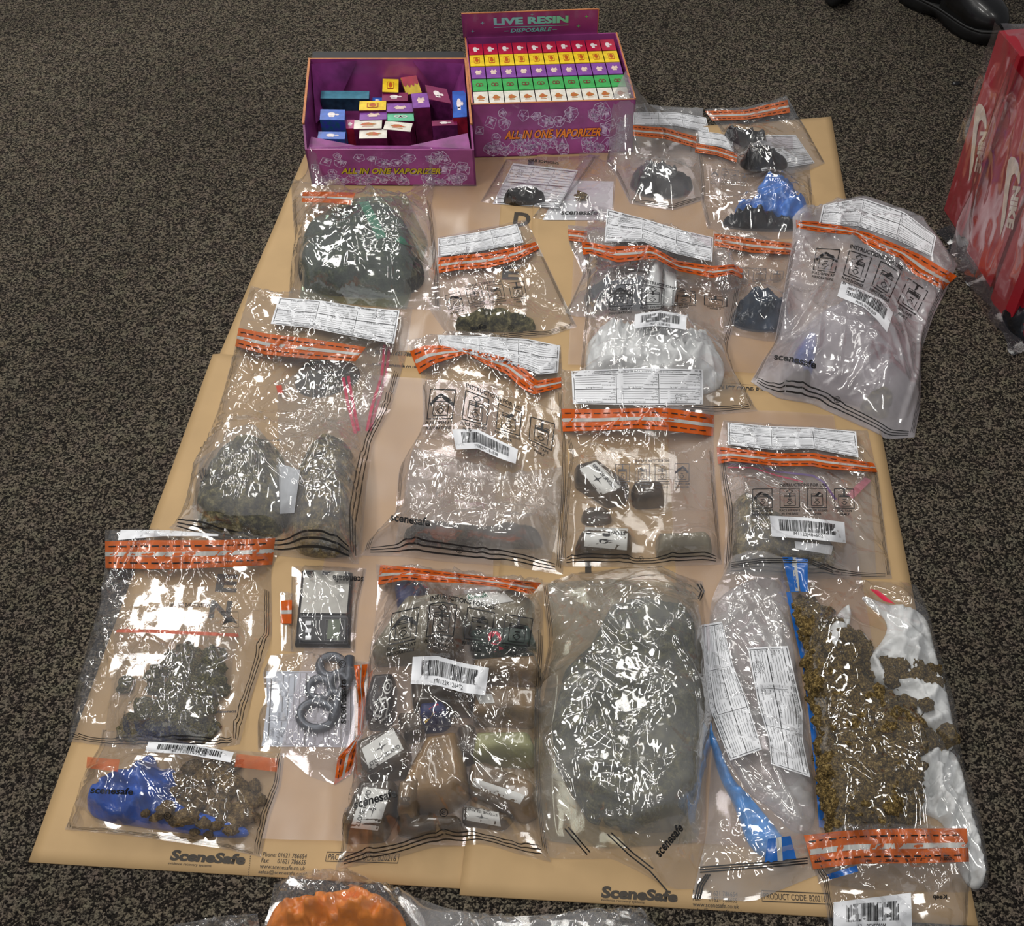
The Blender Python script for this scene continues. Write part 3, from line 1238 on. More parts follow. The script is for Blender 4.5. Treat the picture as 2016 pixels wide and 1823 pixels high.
def holo():
    m, nt, N, L = nmat('holographic_lettering')
    out = node(nt, 'ShaderNodeOutputMaterial')
    p = node(nt, 'ShaderNodeBsdfPrincipled')
    tc = node(nt, 'ShaderNodeTexCoord')
    sx = node(nt, 'ShaderNodeSeparateXYZ')
    L.new(tc.outputs['Generated'], sx.inputs[0])
    rp = node(nt, 'ShaderNodeValToRGB')
    e = rp.color_ramp.elements
    e[0].position, e[0].color = 0.1, (*s2l((150, 225, 245)), 1)
    e[1].position, e[1].color = 1, (*s2l((120, 235, 110)), 1)
    q = e.new(0.6)
    q.color = (*s2l((130, 235, 225)), 1)
    L.new(sx.outputs[0], rp.inputs[0])
    L.new(rp.outputs[0], p.inputs['Base Color'])
    p.inputs['Roughness'].default_value = 0.25
    L.new(p.outputs[0], out.inputs[0])
    return m


HOLO = holo()


class Frame:
    def __init__(s, o, ex, ey, ez):
        s.o, s.x, s.y, s.z = map(lambda q: np.array(q, float), (o, ex, ey, ez))

    def p(s, a, b, c):
        return s.o + s.x * a + s.y * b + s.z * c

    def box(s, a0, b0, c0, a1, b1, c1):
        return box_vf(s.p(a0, b0, c0), s.x * (a1 - a0), s.y * (b1 - b0), s.z * (c1 - c0))


def face_art(art, o, ex, ey, name, mat, parent, lift):
    """artwork on a flat face: o + ex*u + ey*v (world vectors of the whole face)"""
    UV, F = art.arr()
    o, ex, ey = np.array(o), np.array(ex), np.array(ey)
    nrm = np.cross(ex, ey)
    nrm = nrm / np.linalg.norm(nrm)
    V = [o + ex * u + ey * v + nrm * lift for u, v in UV]
    return obj(name, V, F, mat, parent, smooth=False)


def art_crystals(w, h, n, seed):
    a = Art(w, h)
    rs = random.Random(seed)
    for _ in range(n):
        x = rs.uniform(0.4, w - 0.4)
        y = (rs.random() ** 1.7) * (h - 0.7) + 0.35
        if abs(y - h * 0.5) < 0.35 and 1.6 < x < w - 2.2:
            continue
        r = rs.uniform(0.35, 0.62)
        k = rs.choice((4, 5, 6))
        a0 = rs.uniform(0, 6)
        pts = [(min(max(x + r * rs.uniform(0.75, 1.1) * math.cos(a0 + 6.283 * i / k), 0.03), w - 0.03), min(max(y + r * rs.uniform(0.75, 1.1) * math.sin(a0 + 6.283 * i / k), 0.03), h - 0.03)) for i in range(k)]
        a.path(pts, 0.05, True)
        c = (min(max(x + rs.uniform(-.1, .1), 0.1), w - 0.1), min(max(y + rs.uniform(-.1, .1), 0.1), h - 0.1))
        for q in pts:
            a.line(c, q, 0.03)
        for i in range(0, k):
            if rs.random() < 0.6:
                q, q2 = pts[i], pts[(i + 1) % k]
                f = rs.uniform(0.35, 0.8)
                a.poly([c, (c[0] + (q[0] - c[0]) * f, c[1] + (q[1] - c[1]) * f), (c[0] + (q2[0] - c[0]) * f, c[1] + (q2[1] - c[1]) * f)])
    return a


def carton_front(r, f, z1, seed, lmat, nm='ALL IN ONE VAPORIZER'):
    """print on the front face; local face is 1 x 1 in frame coordinates"""
    o, ex, ey = f.p(0, 0, 0), f.x, f.z * z1
    face_art(art_crystals(12, 4, 70, seed), o, ex, ey, 'crystal_print', CRYST, r, 0.0006)
    a = Art(12, 4)
    a.text(nm, 2.3, 1.35, 0.62, w=7.2, align='l', bold=0.03, shear=0.25)
    face_art(a, o + np.array([0.0012, 0, -0.0012]), ex, ey, 'lettering_shadow', BLACK, r, 0.0010)
    face_art(a, o, ex, ey, 'carton_lettering', lmat, r, 0.0014)


ZUP = np.array([0, 0, 1.0])
# packed carton, right
zc = 0.004
p0, p1 = un(935, 310, zc), un(1246, 300, zc)
ex = p1 - p0
Lx = np.linalg.norm(ex)
ey = np.array([-ex[1], ex[0], 0]) / Lx
HC = 0.125
dep = (un(918, 72, zc + HC) - p0 + un(1212, 66, zc + HC) - p1) / 2
dep[2] = 0
fR = Frame(p0, ex, dep, ZUP * HC)
cr = root('display_carton', 'purple display carton with a raised lid, packed full of small vape boxes', 'carton', p0)
t = 0.012
V, F = mesh_join([fR.box(0, 0, 0, 1, 1, 0.02), fR.box(0, 0, 0, 1, t * 1.2, 1), fR.box(0, 1 - t, 0, 1, 1, 1), fR.box(0, 0, 0, t, 1, 1), fR.box(1 - t, 0, 0, 1, 1, 1)])
obj('carton_body', V, F, PURP, cr, smooth=False)
V, F = mesh_join([fR.box(-.002, -.004, 1, 1.002, 0.01, 1.006), fR.box(-.002, 0, 1, 0.008, 1, 1.006), fR.box(1 - .008, 0, 1, 1.002, 1, 1.006)])
obj('board_edge', V, F, EDGEO, cr, smooth=False)
carton_front(cr, fR, 1.0, 5, OLET)
# lid: hinged flap standing behind, leaning back
q0, q1 = fR.p(-0.01, 1.0, 1.0), fR.p(0.87, 1.0, 1.0)
lidv = None
best = 9e9
for hh in np.linspace(0.02, 0.12, 60):
    for back in np.linspace(-0.02, 0.12, 40):
        pt = q0 + ZUP * hh + ey * back
        dx = R3.T @ (pt - np.array([0, 0, CAMH]))
        sx, sy = CX + FPX * dx[0] / -dx[2], CY + FPX * dx[1] / dx[2]
        e = (sx - 901) ** 2 + (sy - 28) ** 2 + (hh - 0.05) ** 2 * 3e4
        if e < best:
            best, lidv = e, ZUP * hh + ey * back
lid = obj('lid_flap', *box_vf(q0, q1 - q0, ey * 0.003, lidv), PURP, cr, smooth=False)
obj('lid_edge', *mesh_join([box_vf(q0 + lidv, q1 - q0, ey * 0.003, lidv * 0.025), box_vf(q1, (q1 - q0) * 0.006, ey * 0.003, lidv)]), EDGEO, lid, smooth=False)
a = Art(12, 2.6)
a.text('LIVE RESIN', 6.1, 1.3, 0.72, w=6.6, bold=0.05)
a.line((2.8, 1.05), (9.4, 1.05), 0.07)
a.text('DISPOSABLE', 6.1, 0.42, 0.42, w=3.6, bold=0.03, shear=0.25)
a.line((3.7, 0.6), (4.1, 0.6), 0.06)
a.line((8.0, 0.6), (8.4, 0.6), 0.06)
for x_, y_ in ((1.8, 1.6), (0.9, 0.7), (11, 1.9), (10.3, 0.9), (6.2, 2.35)):
    a.poly([(x_ - .2, y_), (x_, y_ + .04), (x_ + .2, y_), (x_, y_ - .04)])
    a.poly([(x_, y_ - .2), (x_ + .04, y_), (x_, y_ + .2), (x_ - .04, y_)])
face_art(a, q0, q1 - q0, lidv, 'lid_lettering', HOLO, lid, 0.0008)

# small vape boxes
SIDE = pmat('vape_box_side', (92, 22, 60), 0.35, var=0.15, scale=60)
BCOL = dict(red=pmat('vape_box_red', (186, 30, 66), 0.3), yellow=pmat('vape_box_yellow', (240, 205, 40), 0.3), purple=pmat('vape_box_purple', (132, 74, 160), 0.3),
            green=pmat('vape_box_green', (62, 168, 86), 0.3), white=pmat('vape_box_white', (228, 224, 212), 0.3), teal=pmat('vape_box_teal', (70, 128, 150), 0.3),
            blue=pmat('vape_box_blue', (44, 96, 190), 0.3), maroon=pmat('vape_box_maroon', (122, 28, 78), 0.3), mint=pmat('vape_box_mint', (100, 190, 150), 0.3),
            pink=pmat('vape_box_pink', (176, 60, 120), 0.3))
EM = dict(red=pmat('emblem_white', (235, 225, 225), 0.3), yellow=pmat('emblem_rust', (190, 90, 20), 0.3), purple=pmat('emblem_cream', (230, 205, 190), 0.3),
          green=pmat('emblem_brown', (110, 60, 40), 0.3), white=pmat('emblem_gold', (170, 130, 50), 0.3, rgb2=(200, 60, 50), scale=200))
ordn = ('first', 'second', 'third', 'fourth', 'fifth', 'sixth', 'seventh', 'eighth', 'ninth', 'tenth')


def emblem_art(kind):
    a = Art(10, 10)
    if kind in ('red', 'maroon', 'blue'):
        a.disc(4.6, 5.2, 1.6, 1.9)
        a.disc(6.9, 5.0, 0.8)
        a.rect(3.6, 2.6, 5.8, 3.8)
    elif kind == 'yellow':
        a.disc(5, 5.4, 1.3, 1.9)
        a.frame(3.0, 2.8, 7.0, 7.6, 0.35)
        a.rect(3.2, 2.2, 6.8, 3.1)
    elif kind == 'purple':
        a.rect(3.4, 3.0, 6.6, 4.6)
        a.poly([(2.6, 4.6), (7.6, 4.6), (7.0, 7.2), (5.4, 6.2), (4.2, 7.4)])
    elif kind in ('green', 'mint'):
        a.ring(3.9, 5.2, 1.2, 0.6)
        a.ring(6.1, 5.2, 1.2, 0.6)
        a.disc(5, 4.4, 0.9)
    else:
        a.poly([(2.2, 4.6), (3.6, 6.6), (5.2, 7.0), (6.6, 5.8), (8.2, 5.0), (6.4, 3.6), (3.6, 3.4)])
        a.rect(3.0, 2.4, 7.0, 2.9)
    return a


def vape_box(color, o, ex, ey, ez, label, group=None, side=None, name='vape_box', em=True):
    """ez is the downward extent given upward: the lid is at o+ez"""
    r = root(name, label, 'box', o + (ex + ey) / 2, group)
    obj('box_body', *box_vf(o, ex, ey, ez * 0.985), side or SIDE, r, smooth=False)
    pn = obj('top_panel', *box_vf(o + ez * 0.985 - ex * 0.003, ex * 1.006, ey * 1.006, ez * 0.015), BCOL[color], r, smooth=False)
    if em:
        face_art(emblem_art(color), o + ez, ex, ey, 'emblem', EM.get(color, EM['red']), pn, 0.0004)
    return r


rows = (('white', 'white'), ('green', 'green'), ('purple', 'purple'), ('yellow', 'yellow'), ('red', 'red'))
gx0, gx1, gy0, gy1 = 0.018, 0.975, 0.03, 0.93
for j, (c, cn) in enumerate(rows):
    first = None
    for i in range(10):
        wx, wy = (gx1 - gx0) / 10, (gy1 - gy0) / 5
        o = fR.p(gx0 + wx * i, gy0 + wy * j, 0.03 + 0.0)
        eX, eY = fR.x * wx * 0.93, fR.y * wy * 0.92
        o = o + ey * random.uniform(0, 0.0015)
        eZ = fR.z * (0.945 + random.uniform(-0.01, 0.012))
        lab = '%s topped vape box, %s from left in the %s row of the packed carton' % (cn, ordn[i], ('nearest', 'second nearest', 'middle', 'second farthest', 'farthest')[j])
        g = '%s topped vape boxes in the packed carton' % cn
        if first is None:
            first = vape_box(c, o, eX, eY, eZ, lab, g)
            o_first = o
        else:
            dup(first, Vector(first.location) + Vector(o - o_first), label=lab, group=g)
bvR = BVHTree.FromPolygons([Vector(v) for v in fR.box(0, 0, 0, 1, 1, 1)[0]], fR.box(0, 0, 0, 1, 1, 1)[1])
cs = np.array(fR.box(0, 0, 0, 1, 1, 1)[0])
raster_bvh(bvR, cs[:, 0].min(), cs[:, 0].max(), cs[:, 1].min(), cs[:, 1].max())

# open carton, left
p0, p1 = un(614, 364, zc), un(938, 366, zc)
ex = p1 - p0
Lx = np.linalg.norm(ex)
ey = np.array([-ex[1], ex[0], 0]) / Lx
HF = 0.085
HB = 0.125
dep = (un(610, 122, zc + HB) - p0 + un(914, 108, zc + HB) - p1) / 2
dep[2] = 0
fL = Frame(p0, ex, dep, ZUP * HB)
cl = root('display_carton', 'purple display carton standing open with loose boxes tumbled inside', 'carton', p0)
kf = HF / HB
body = [fL.box(0, 0, 0, 1, 1, 0.02), fL.box(0, 1 - t, 0, 1, 1, 1), fL.box(0, 0, 0, 1, 0.012, kf)]
# side walls rise towards the back
for sx in (0, 1 - t):
    o = [fL.p(sx, 0, 0), fL.p(sx + t, 0, 0), fL.p(sx + t, 1, 0), fL.p(sx, 1, 0), fL.p(sx, 0, kf), fL.p(sx + t, 0, kf), fL.p(sx + t, 1, 1), fL.p(sx, 1, 1),
         fL.p(sx, 0.12, 0.98), fL.p(sx + t, 0.12, 0.98)]
    body.append((o, [(0, 3, 2, 1), (0, 1, 5, 4), (2, 3, 7, 6), (4, 5, 9, 8), (8, 9, 6, 7), (1, 2, 6, 9, 5), (3, 0, 4, 8, 7)]))
obj('carton_body', *mesh_join(body), PURP, cl, smooth=False)
# inner lining with folded gusset triangles
tri = [fL.p(0.02, 0.93, 0.99), fL.p(0.31, 0.975, 0.99), fL.p(0.14, 0.93, 0.2), fL.p(0.02, 0.6, 0.3)]
obj('gusset_flap', tri, [(0, 1, 2), (0, 2, 3)], PURPI, cl, smooth=False)
tri = [fL.p(0.98, 0.93, 0.99), fL.p(0.66, 0.975, 0.99), fL.p(0.86, 0.93, 0.2), fL.p(0.98, 0.6, 0.3)]
obj('gusset_flap', tri, [(0, 2, 1), (0, 3, 2)], PURPI, cl, smooth=False)
obj('rear_lid', *mesh_join([fL.box(0.02, 1.0, 0.93, 0.99, 1.12, 0.98)]), BLACK, cl, smooth=False)
obj('board_edge', *mesh_join([fL.box(0, 1 - t, 1, 1, 1, 1.01), fL.box(-0.002, 0.11, 0.985, t, 1, 1.012), fL.box(1 - t, 0.11, 0.985, 1.002, 1, 1.012)]), EDGEO, cl, smooth=False)
# tucked in front flap sloping down into the carton
fo = [fL.p(0.02, 0.014, kf * 1.06), fL.p(0.3, 0.13, kf * 0.72), fL.p(0.68, 0.13, kf * 0.72), fL.p(0.985, 0.014, kf * 1.1), fL.p(0.985, 0.02, kf * 0.7), fL.p(0.02, 0.02, kf * 0.7)]
obj('tuck_flap', [fL.p(0.02, 0.015, kf), fL.p(0.98, 0.015, kf), fL.p(0.97, 0.19, kf * 1.05), fL.p(0.62, 0.07, kf * 0.96), fL.p(0.3, 0.07, kf * 0.96), fL.p(0.03, 0.16, kf * 1.0)], [(0, 1, 2, 3, 4, 5)], PURPI, cl, smooth=False)
carton_front(cl, Frame(p0, ex, ey, ZUP * HB), kf, 5, YLET)

z_in = zc + 0.004


def loose(color, quad, zt, label, side=None, height=None, em=True):
    """top quad TL TR BR BL pixels at height zt"""
    P = [un(x_, y_, zt) for x_, y_ in quad]
    hgt = height or (zt - z_in)
    o = P[3] - ZUP * hgt
    exx, eyy = P[2] - P[3], P[0] - P[3]
    return vape_box(color, o, exx, eyy, ZUP * hgt, label, 'loose boxes in the open carton', side, 'vape_box', em)


def zq(pts):
    return [(580 + x_ / 2.965, y_ / 2.965) for x_, y_ in pts]


TS = pmat('vape_box_teal_side', (30, 56, 74), 0.35, var=0.2, scale=60)
BS = pmat('vape_box_blue_side', (40, 92, 120), 0.35, rgb2=(60, 60, 170), scale=110)
RS = pmat('vape_box_red_side', (150, 30, 50), 0.35, var=0.15, scale=60)
PS = pmat('vape_box_purple_side', (86, 28, 76), 0.35, var=0.2, scale=60)
loose('yellow', zq([(515, 460), (612, 458), (605, 538), (512, 535)]), 0.085, 'small vape box with a yellow top at the back of the open carton')
loose('teal', zq([(157, 530), (440, 530), (433, 576), (152, 574)]), 0.075, 'long teal vape box lying along the left of the open carton', TS, 0.03, False)
loose('blue', zq([(455, 570), (510, 570), (508, 600), (452, 600)]), 0.06, 'blue box peeping out behind the yellow topped box in the open carton', BS)
loose('maroon', zq([(512, 541), (660, 541), (660, 588), (510, 588)]), 0.08, 'maroon vape box with a white emblem in the open carton')
loose('yellow', zq([(380, 591), (530, 589), (532, 640), (376, 643)]), 0.082, 'wide yellow topped vape box in the middle of the open carton')
loose('purple', zq([(537, 604), (690, 603), (690, 652), (538, 653)]), 0.078, 'purple topped box right of the wide yellow one in the open carton')
loose('purple', zq([(382, 648), (535, 645), (536, 695), (379, 700)]), 0.076, 'purple topped box just in front of the wide yellow one')
loose('mint', zq([(541, 656), (695, 653), (697, 705), (543, 703)]), 0.074, 'mint green topped box in the open carton')
loose('white', zq([(350, 702), (503, 698), (507, 748), (345, 752)]), 0.074, 'white topped box lying left of the centre of the open carton')
loose('white', zq([(532, 705), (685, 713), (676, 768), (518, 752)]), 0.072, 'tilted white topped box with maroon sides in the open carton')
loose('white', zq([(380, 756), (538, 753), (537, 805), (377, 808)]), 0.07, 'white topped box nearest the front wall of the open carton')
loose('pink', zq([(303, 700), (345, 700), (345, 748), (298, 750)]), 0.068, 'narrow pink box beside the white topped ones', RS)
loose('purple', zq([(680, 548), (768, 541), (790, 624), (693, 630)]), 0.095, 'tall box with a purple top and maroon side standing upright', SIDE)
loose('maroon', zq([(762, 495), (900, 491), (912, 604), (785, 578)]), 0.1, 'largest maroon box standing at the right of the open carton', PS)
loose('maroon', zq([(800, 705), (945, 705), (950, 728), (803, 735)]), 0.075, 'purple box with a crest on its front, in the near right corner', PS)
loose('blue', zq([(920, 535), (985, 532), (1006, 680), (924, 686)]), 0.085, 'blue and red box leaning at the right wall of the open carton', RS)
loose('blue', zq([(152, 638), (294, 640), (291, 700), (147, 698)]), 0.09, 'blue patterned box standing at the left wall of the open carton', BS)
loose('blue', zq([(140, 768), (290, 770), (292, 812), (134, 810)]), 0.076, 'blue patterned box in the near left corner of the open carton', BS)
# leaning red and yellow box
P = [un(*q, z) for q, z in zip(zq([(620, 452), (703, 448), (742, 540), (652, 552)]), (0.10, 0.10, 0.07, 0.07))]
r = root('vape_box', 'red and yellow dripping patterned box leaning back in the open carton', 'box', P[3] - ZUP * 0.03, 'loose boxes in the open carton')
nn = np.cross(P[2] - P[3], P[0] - P[3])
nn = nn / np.linalg.norm(nn) * 0.018
obj('box_body', *box_vf(P[3] - nn, P[2] - P[3], P[0] - P[3], nn), BCOL['yellow'], r, smooth=False)
a = Art(4, 6)
a.poly([(0, 6), (0, 3.2), (.5, 2.6), (1, 3.4), (1.5, 2.2), (2, 3.3), (2.6, 2.4), (3, 3.6), (3.5, 2.9), (4, 3.5), (4, 6)])
face_art(a, P[3], P[2] - P[3], P[0] - P[3], 'drip_print', BCOL['red'], r, 0.0005)
bq = fL.box(0, 0, 0, 1, 1, kf)
bvL = BVHTree.FromPolygons([Vector(v) for v in bq[0]], bq[1])
cs = np.array(bq[0])
raster_bvh(bvL, cs[:, 0].min(), cs[:, 0].max(), cs[:, 1].min(), cs[:, 1].max())

# ------------------------------------------------------------------ contents materials
DARKB = pmat('dark_bin_liner', (24, 28, 34), 0.25, var=0.3, scale=30, bump=0.4, bscale=50, coat=0.6, bdist=0.004)
SLATE = pmat('slate_blue_liner', (46, 60, 78), 0.25, var=0.3, scale=20, bump=0.4, bscale=50, coat=0.6, bdist=0.004)
BLUEC = pmat('blue_carrier_plastic', (34, 84, 176), 0.28, var=0.25, scale=24, bump=0.4, bscale=60, coat=0.5, bdist=0.004)
BLUEL = pmat('light_blue_plastic', (60, 118, 200), 0.3, var=0.25, scale=24, bump=0.4, bscale=60, coat=0.5, bdist=0.004)
WHITEC = pmat('white_carrier_plastic', (226, 228, 228), 0.35, var=0.04, scale=20, bump=0.35, bscale=45, coat=0.3, bdist=0.004)
ORANGEC = pmat('orange_carrier_plastic', (240, 136, 40), 0.32, var=0.12, scale=20, bump=0.4, bscale=40, coat=0.5, bdist=0.005)
CHAR = pmat('black_resin_lump', (12, 12, 14), 0.28, var=0.3, bump=0.6, bscale=90, coat=0.4)


def herb_mat(name, a, b, c, sc=70):
    if name in MATS:
        return MATS[name]
    m, nt, N, L = nmat(name)
    out = node(nt, 'ShaderNodeOutputMaterial')
    p = node(nt, 'ShaderNodeBsdfPrincipled')
    p.inputs['Roughness'].default_value = 0.8
    p.inputs['Specular IOR Level'].default_value = 0.25
    tc = node(nt, 'ShaderNodeTexCoord')
    nz = node(nt, 'ShaderNodeTexNoise')
    nz.inputs['Scale'].default_value = sc
    nz.inputs['Detail'].default_value = 8
    nz.inputs['Roughness'].default_value = 0.75
    L.new(tc.outputs['Object'], nz.inputs['Vector'])
    rp = node(nt, 'ShaderNodeValToRGB')
    e = rp.color_ramp.elements
    e[0].position, e[0].color = 0.42, (*s2l(a), 1)
    e[1].position, e[1].color = 0.64, (*s2l(c), 1)
    k = e.new(0.53)
    k.color = (*s2l(b), 1)
    L.new(nz.outputs['Fac'], rp.inputs[0])
    L.new(rp.outputs[0], p.inputs['Base Color'])
    bp = node(nt, 'ShaderNodeBump')
    bp.inputs['Strength'].default_value = 0.9
    bp.inputs['Distance'].default_value = 0.004 if sc > 10 else 0.006
    n2 = node(nt, 'ShaderNodeTexNoise')
    n2.inputs['Scale'].default_value = sc * 3
    n2.inputs['Detail'].default_value = 6
    L.new(tc.outputs['Object'], n2.inputs['Vector'])
    L.new(n2.outputs['Fac'], bp.inputs['Height'])
    L.new(bp.outputs[0], p.inputs['Normal'])
    L.new(p.outputs[0], out.inputs[0])
    MATS[name] = m
    return m


HERB = herb_mat('dried_herb', (44, 38, 20), (112, 98, 54), (184, 164, 108))
HERBG = herb_mat('grey_green_herb', (40, 40, 24), (100, 96, 62), (168, 158, 112))
HERBD = herb_mat('dark_herb', (16, 17, 14), (58, 58, 46), (118, 114, 88), 50)
BUDM = herb_mat('dried_bud', (62, 50, 26), (132, 108, 60), (206, 180, 118), 3.2)
BUDG = herb_mat('green_dried_bud', (44, 44, 24), (110, 106, 62), (176, 166, 112), 3.2)
ROCKM = herb_mat('brown_resin_chunk', (84, 66, 40), (140, 114, 72), (186, 160, 112), 2.6)
RESIN = pmat('brown_resin_block', (118, 94, 62), 0.3, var=0.22, scale=26, bump=0.35, bscale=40, coat=0.8, bdist=0.003)
RESIND = pmat('dark_resin_block', (78, 63, 45), 0.3, var=0.25, scale=26, bump=0.35, bscale=40, coat=0.8, bdist=0.003)
RESING = pmat('grey_taped_block', (128, 120, 100), 0.35, var=0.12, scale=30, bump=0.4, bscale=45, coat=0.6, bdist=0.003)
RESINP = pmat('pale_green_block', (150, 150, 104), 0.35, var=0.1, scale=30, bump=0.3, bscale=45, coat=0.6)
WLAB = pmat('white_card_label', (222, 222, 218), 0.5, var=0.02)
REDP = pmat('red_print', (206, 40, 70), 0.4)
YELP = pmat('yellow_print', (236, 190, 40), 0.4)
GREENP = pmat('green_print', (40, 110, 84), 0.4)
NAVY = pmat('navy_print', (34, 44, 96), 0.4)
PINKZ = pmat('crimson_zip_strip', (196, 40, 84), 0.3, alpha=0.85)
VIOZ = pmat('violet_zip_strip', (110, 84, 150), 0.3, alpha=0.8)
ORZ = pmat('orange_zip_strip', (206, 96, 62), 0.3)
GLABEL = pmat('grey_sketch_print', (70, 70, 68), 0.5)

BUDS = []
ROCKS = []


def bud_protos(mat, lst, n, amp, det=2, elong=1.25):
    import bmesh
    for k in range(n):
        bm = bmesh.new()
        bmesh.ops.create_icosphere(bm, subdivisions=3, radius=1)
        off = Vector((k * 7.1 + 3, k * 3.3, 1.7))
        for v in bm.verts:
            d = v.co.normalized()
            q = 1 + amp * (mnoise.noise(d * 1.6 + off)) + amp * 0.55 * mnoise.noise(d * 4.5 + off) + amp * 0.3 * abs(mnoise.noise(d * 9 + off))
            v.co = Vector((d.x * elong, d.y, d.z * 0.8)) * q
        me = bpy.data.meshes.new('bud')
        bm.to_mesh(me)
        bm.free()
        me.materials.append(mat)
        me.polygons.foreach_set('use_smooth', [True] * len(me.polygons))
        lst.append(me)


bud_protos(BUDM, BUDS, 8, 0.55)
BUDS2 = []
bud_protos(BUDG, BUDS2, 5, 0.55)
bud_protos(ROCKM, ROCKS, 8, 0.38)


def place_lump(meshes, px, py, r, name, label, cat, group=None, seed=0, z=None, ry=None, sink=0.55):
    rs = random.Random(seed)
    p = on(px, py)
    rr = (r + (ry or r)) / 2
    o = bpy.data.objects.new(name, rs.choice(meshes))
    COL.objects.link(o)
    o.location = (p[0], p[1], p[2] + rr * sink)
    o.rotation_euler = (rs.uniform(-0.4, 0.4), rs.uniform(-0.4, 0.4), rs.uniform(0, 6.28) if ry is None else rs.uniform(-0.3, 0.3))
    o.scale = (r / 1.1, (ry or r) / 1.05, rr / 1.05)
    tag(o, label, cat, group)
    splat(p[0], p[1], rr, p[2] + rr * (sink + 0.6 if sink > 0.3 else 0.30))
    return o


def buds(poly_px, n, rr, meshes, label, group, seed=3, name='dried_bud', weight=None):
    rs = random.Random(seed)
    xs, ys = [p[0] for p in poly_px], [p[1] for p in poly_px]
    done, tries = 0, 0
    pts = []
    while done < n and tries < n * 60:
        tries += 1
        x, y = rs.uniform(min(xs), max(xs)), rs.uniform(min(ys), max(ys))
        if not in_poly(np.array([x]), np.array([y]), poly_px)[0]:
            continue
        if weight and rs.random() > weight(x, y):
            continue
        if any((x - a) ** 2 + ((y - b) * 1.2) ** 2 < (c * 1500) ** 2 * 0.55 for a, b, c in pts):
            if tries < n * 40:
                continue
        r = rs.uniform(*rr)
        pts.append((x, y, r))
        place_lump(meshes, x, y, r, name, label, 'bud', group, seed=seed * 1000 + done, sink=0.15)
        done += 1


def facelabel(sb, quad_lo, quad_up, name, parts, parent=None):
    """white sticker on a block"""
    p = drape(art_panel(8, 6, 10, 8), quad_lo, quad_up, name, WLAB, sb['root'], 0.0008, surf=sb['bv'])
    pb_ = panel_bvh()
    for art_, mat_, nm in parts:
        drape(art_, quad_lo, quad_up, nm, mat_, p, 0.0006, surf=pb_)
    return p


def star_text(words='STONE ISLAND'):
    a = Art(8, 6)
    a.text(words, 4, 0.8, 1.05, w=7.2, bold=0.02)
    c = (4, 3.6)
    for k in range(8):
        L_ = 1.6 if k % 2 == 0 else 0.5
        an = k * math.pi / 4
        a.poly([(c[0] + 0.2 * math.cos(an + 1.57), c[1] + 0.2 * math.sin(an + 1.57)), (c[0] + L_ * math.cos(an), c[1] + L_ * math.sin(an)), (c[0] - 0.2 * math.cos(an + 1.57), c[1] - 0.2 * math.sin(an + 1.57))][::-1])
    return a


def underform(label, at, lower, upper, seed, plain=False):
    """a bag whose form sheet lies under its contents"""
    r_ = root('evidence_bag', label, 'bag', on(*at))
    p_ = drape(art_panel(26, 7, 30, 9), lower, upper, 'continuity_form', PAPERW, r_, 0.0012, surf=False)
    if not plain:
        drape(art_form(3, 2, seed), lower, upper, 'form_print', INK, p_, 0.0006, surf=panel_bvh())
    return r_


# =================================================================== rear row, right: three bags beside the packed carton
begin()
l = solid([(1242, 338), (1250, 306), (1295, 306), (1350, 318), (1368, 350), (1360, 376), (1330, 390), (1275, 386), (1252, 374), (1240, 356)], 0.045, DARKB, 'wrapped_lump',
          'dark lump wrapped in black plastic inside the rear middle bag', 'wrapped lump', r=0.045, skirt=0.08, soft=True, fn=crumple(0.012, n=60))
f1 = film([(1246, 206), (1385, 214)], [(1376, 290)], [(1240, 402), (1325, 415), (1386, 394)], [(1192, 292), (1212, 345)], MILKY, label='evidence bag holding a black wrapped lump, beside the packed purple carton',
          folds=[([(1245, 400), (1312, 330), (1385, 392)], 0.007, 0.006), ([(1312, 330), (1300, 290)], 0.006, 0.006)])
form(f1, [(1246, 246), (1330, 248), (1396, 262)], [(1248, 222), (1330, 222), (1390, 232)], 2)
tape(f1, [(1246, 268), (1310, 274), (1370, 292)], [(1246, 247), (1310, 252), (1372, 270)], ORANGEF)
seams(f1, 'LB', u0=0.55)

begin()
solid([(1420, 425), (1440, 400), (1500, 402), (1560, 408), (1592, 425), (1582, 448), (1540, 454), (1480, 452), (1436, 442)], 0.04, DARKB, 'wrapped_lump',
      'long black wrapped lump under the blue plastic, near the rear right corner', 'wrapped lump', r=0.035, skirt=0.08, soft=True, fn=crumple(0.011, n=60))
solid([(1488, 348), (1525, 340), (1562, 345), (1568, 372), (1598, 412), (1588, 432), (1540, 438), (1470, 432), (1440, 412), (1470, 395), (1505, 380)], 0.035, BLUEL, 'blue_carrier',
      'knotted light blue carrier plastic above the long black lump', 'carrier bag', r=0.025, soft=True, fn=crumple(0.014, n=30), drape_base=True)
f2 = film([(1368, 252), (1470, 272), (1592, 308)], [(1598, 380)], [(1392, 450), (1480, 472), (1604, 470)], [(1377, 330), (1380, 400)], CLEAR,
          label='evidence bag with light blue and black plastic inside, near the rear right corner', folds=[([(1385, 392), (1500, 400), (1600, 385)], 0.008, 0.005), ([(1395, 360), (1470, 390)], 0.007, 0.005)])
form(f2, [(1378, 284), (1420, 290), (1445, 300)], [(1374, 258), (1410, 262), (1442, 270)], 3)
tape(f2, [(1368, 300), (1410, 306), (1450, 320)], [(1370, 282), (1412, 290), (1452, 303)], ORANGEF)
instr(f2, [(1395, 362), (1470, 368)], [(1400, 328), (1478, 338)], GREYINK)
seams(f2, 'LR', u0=0.3)

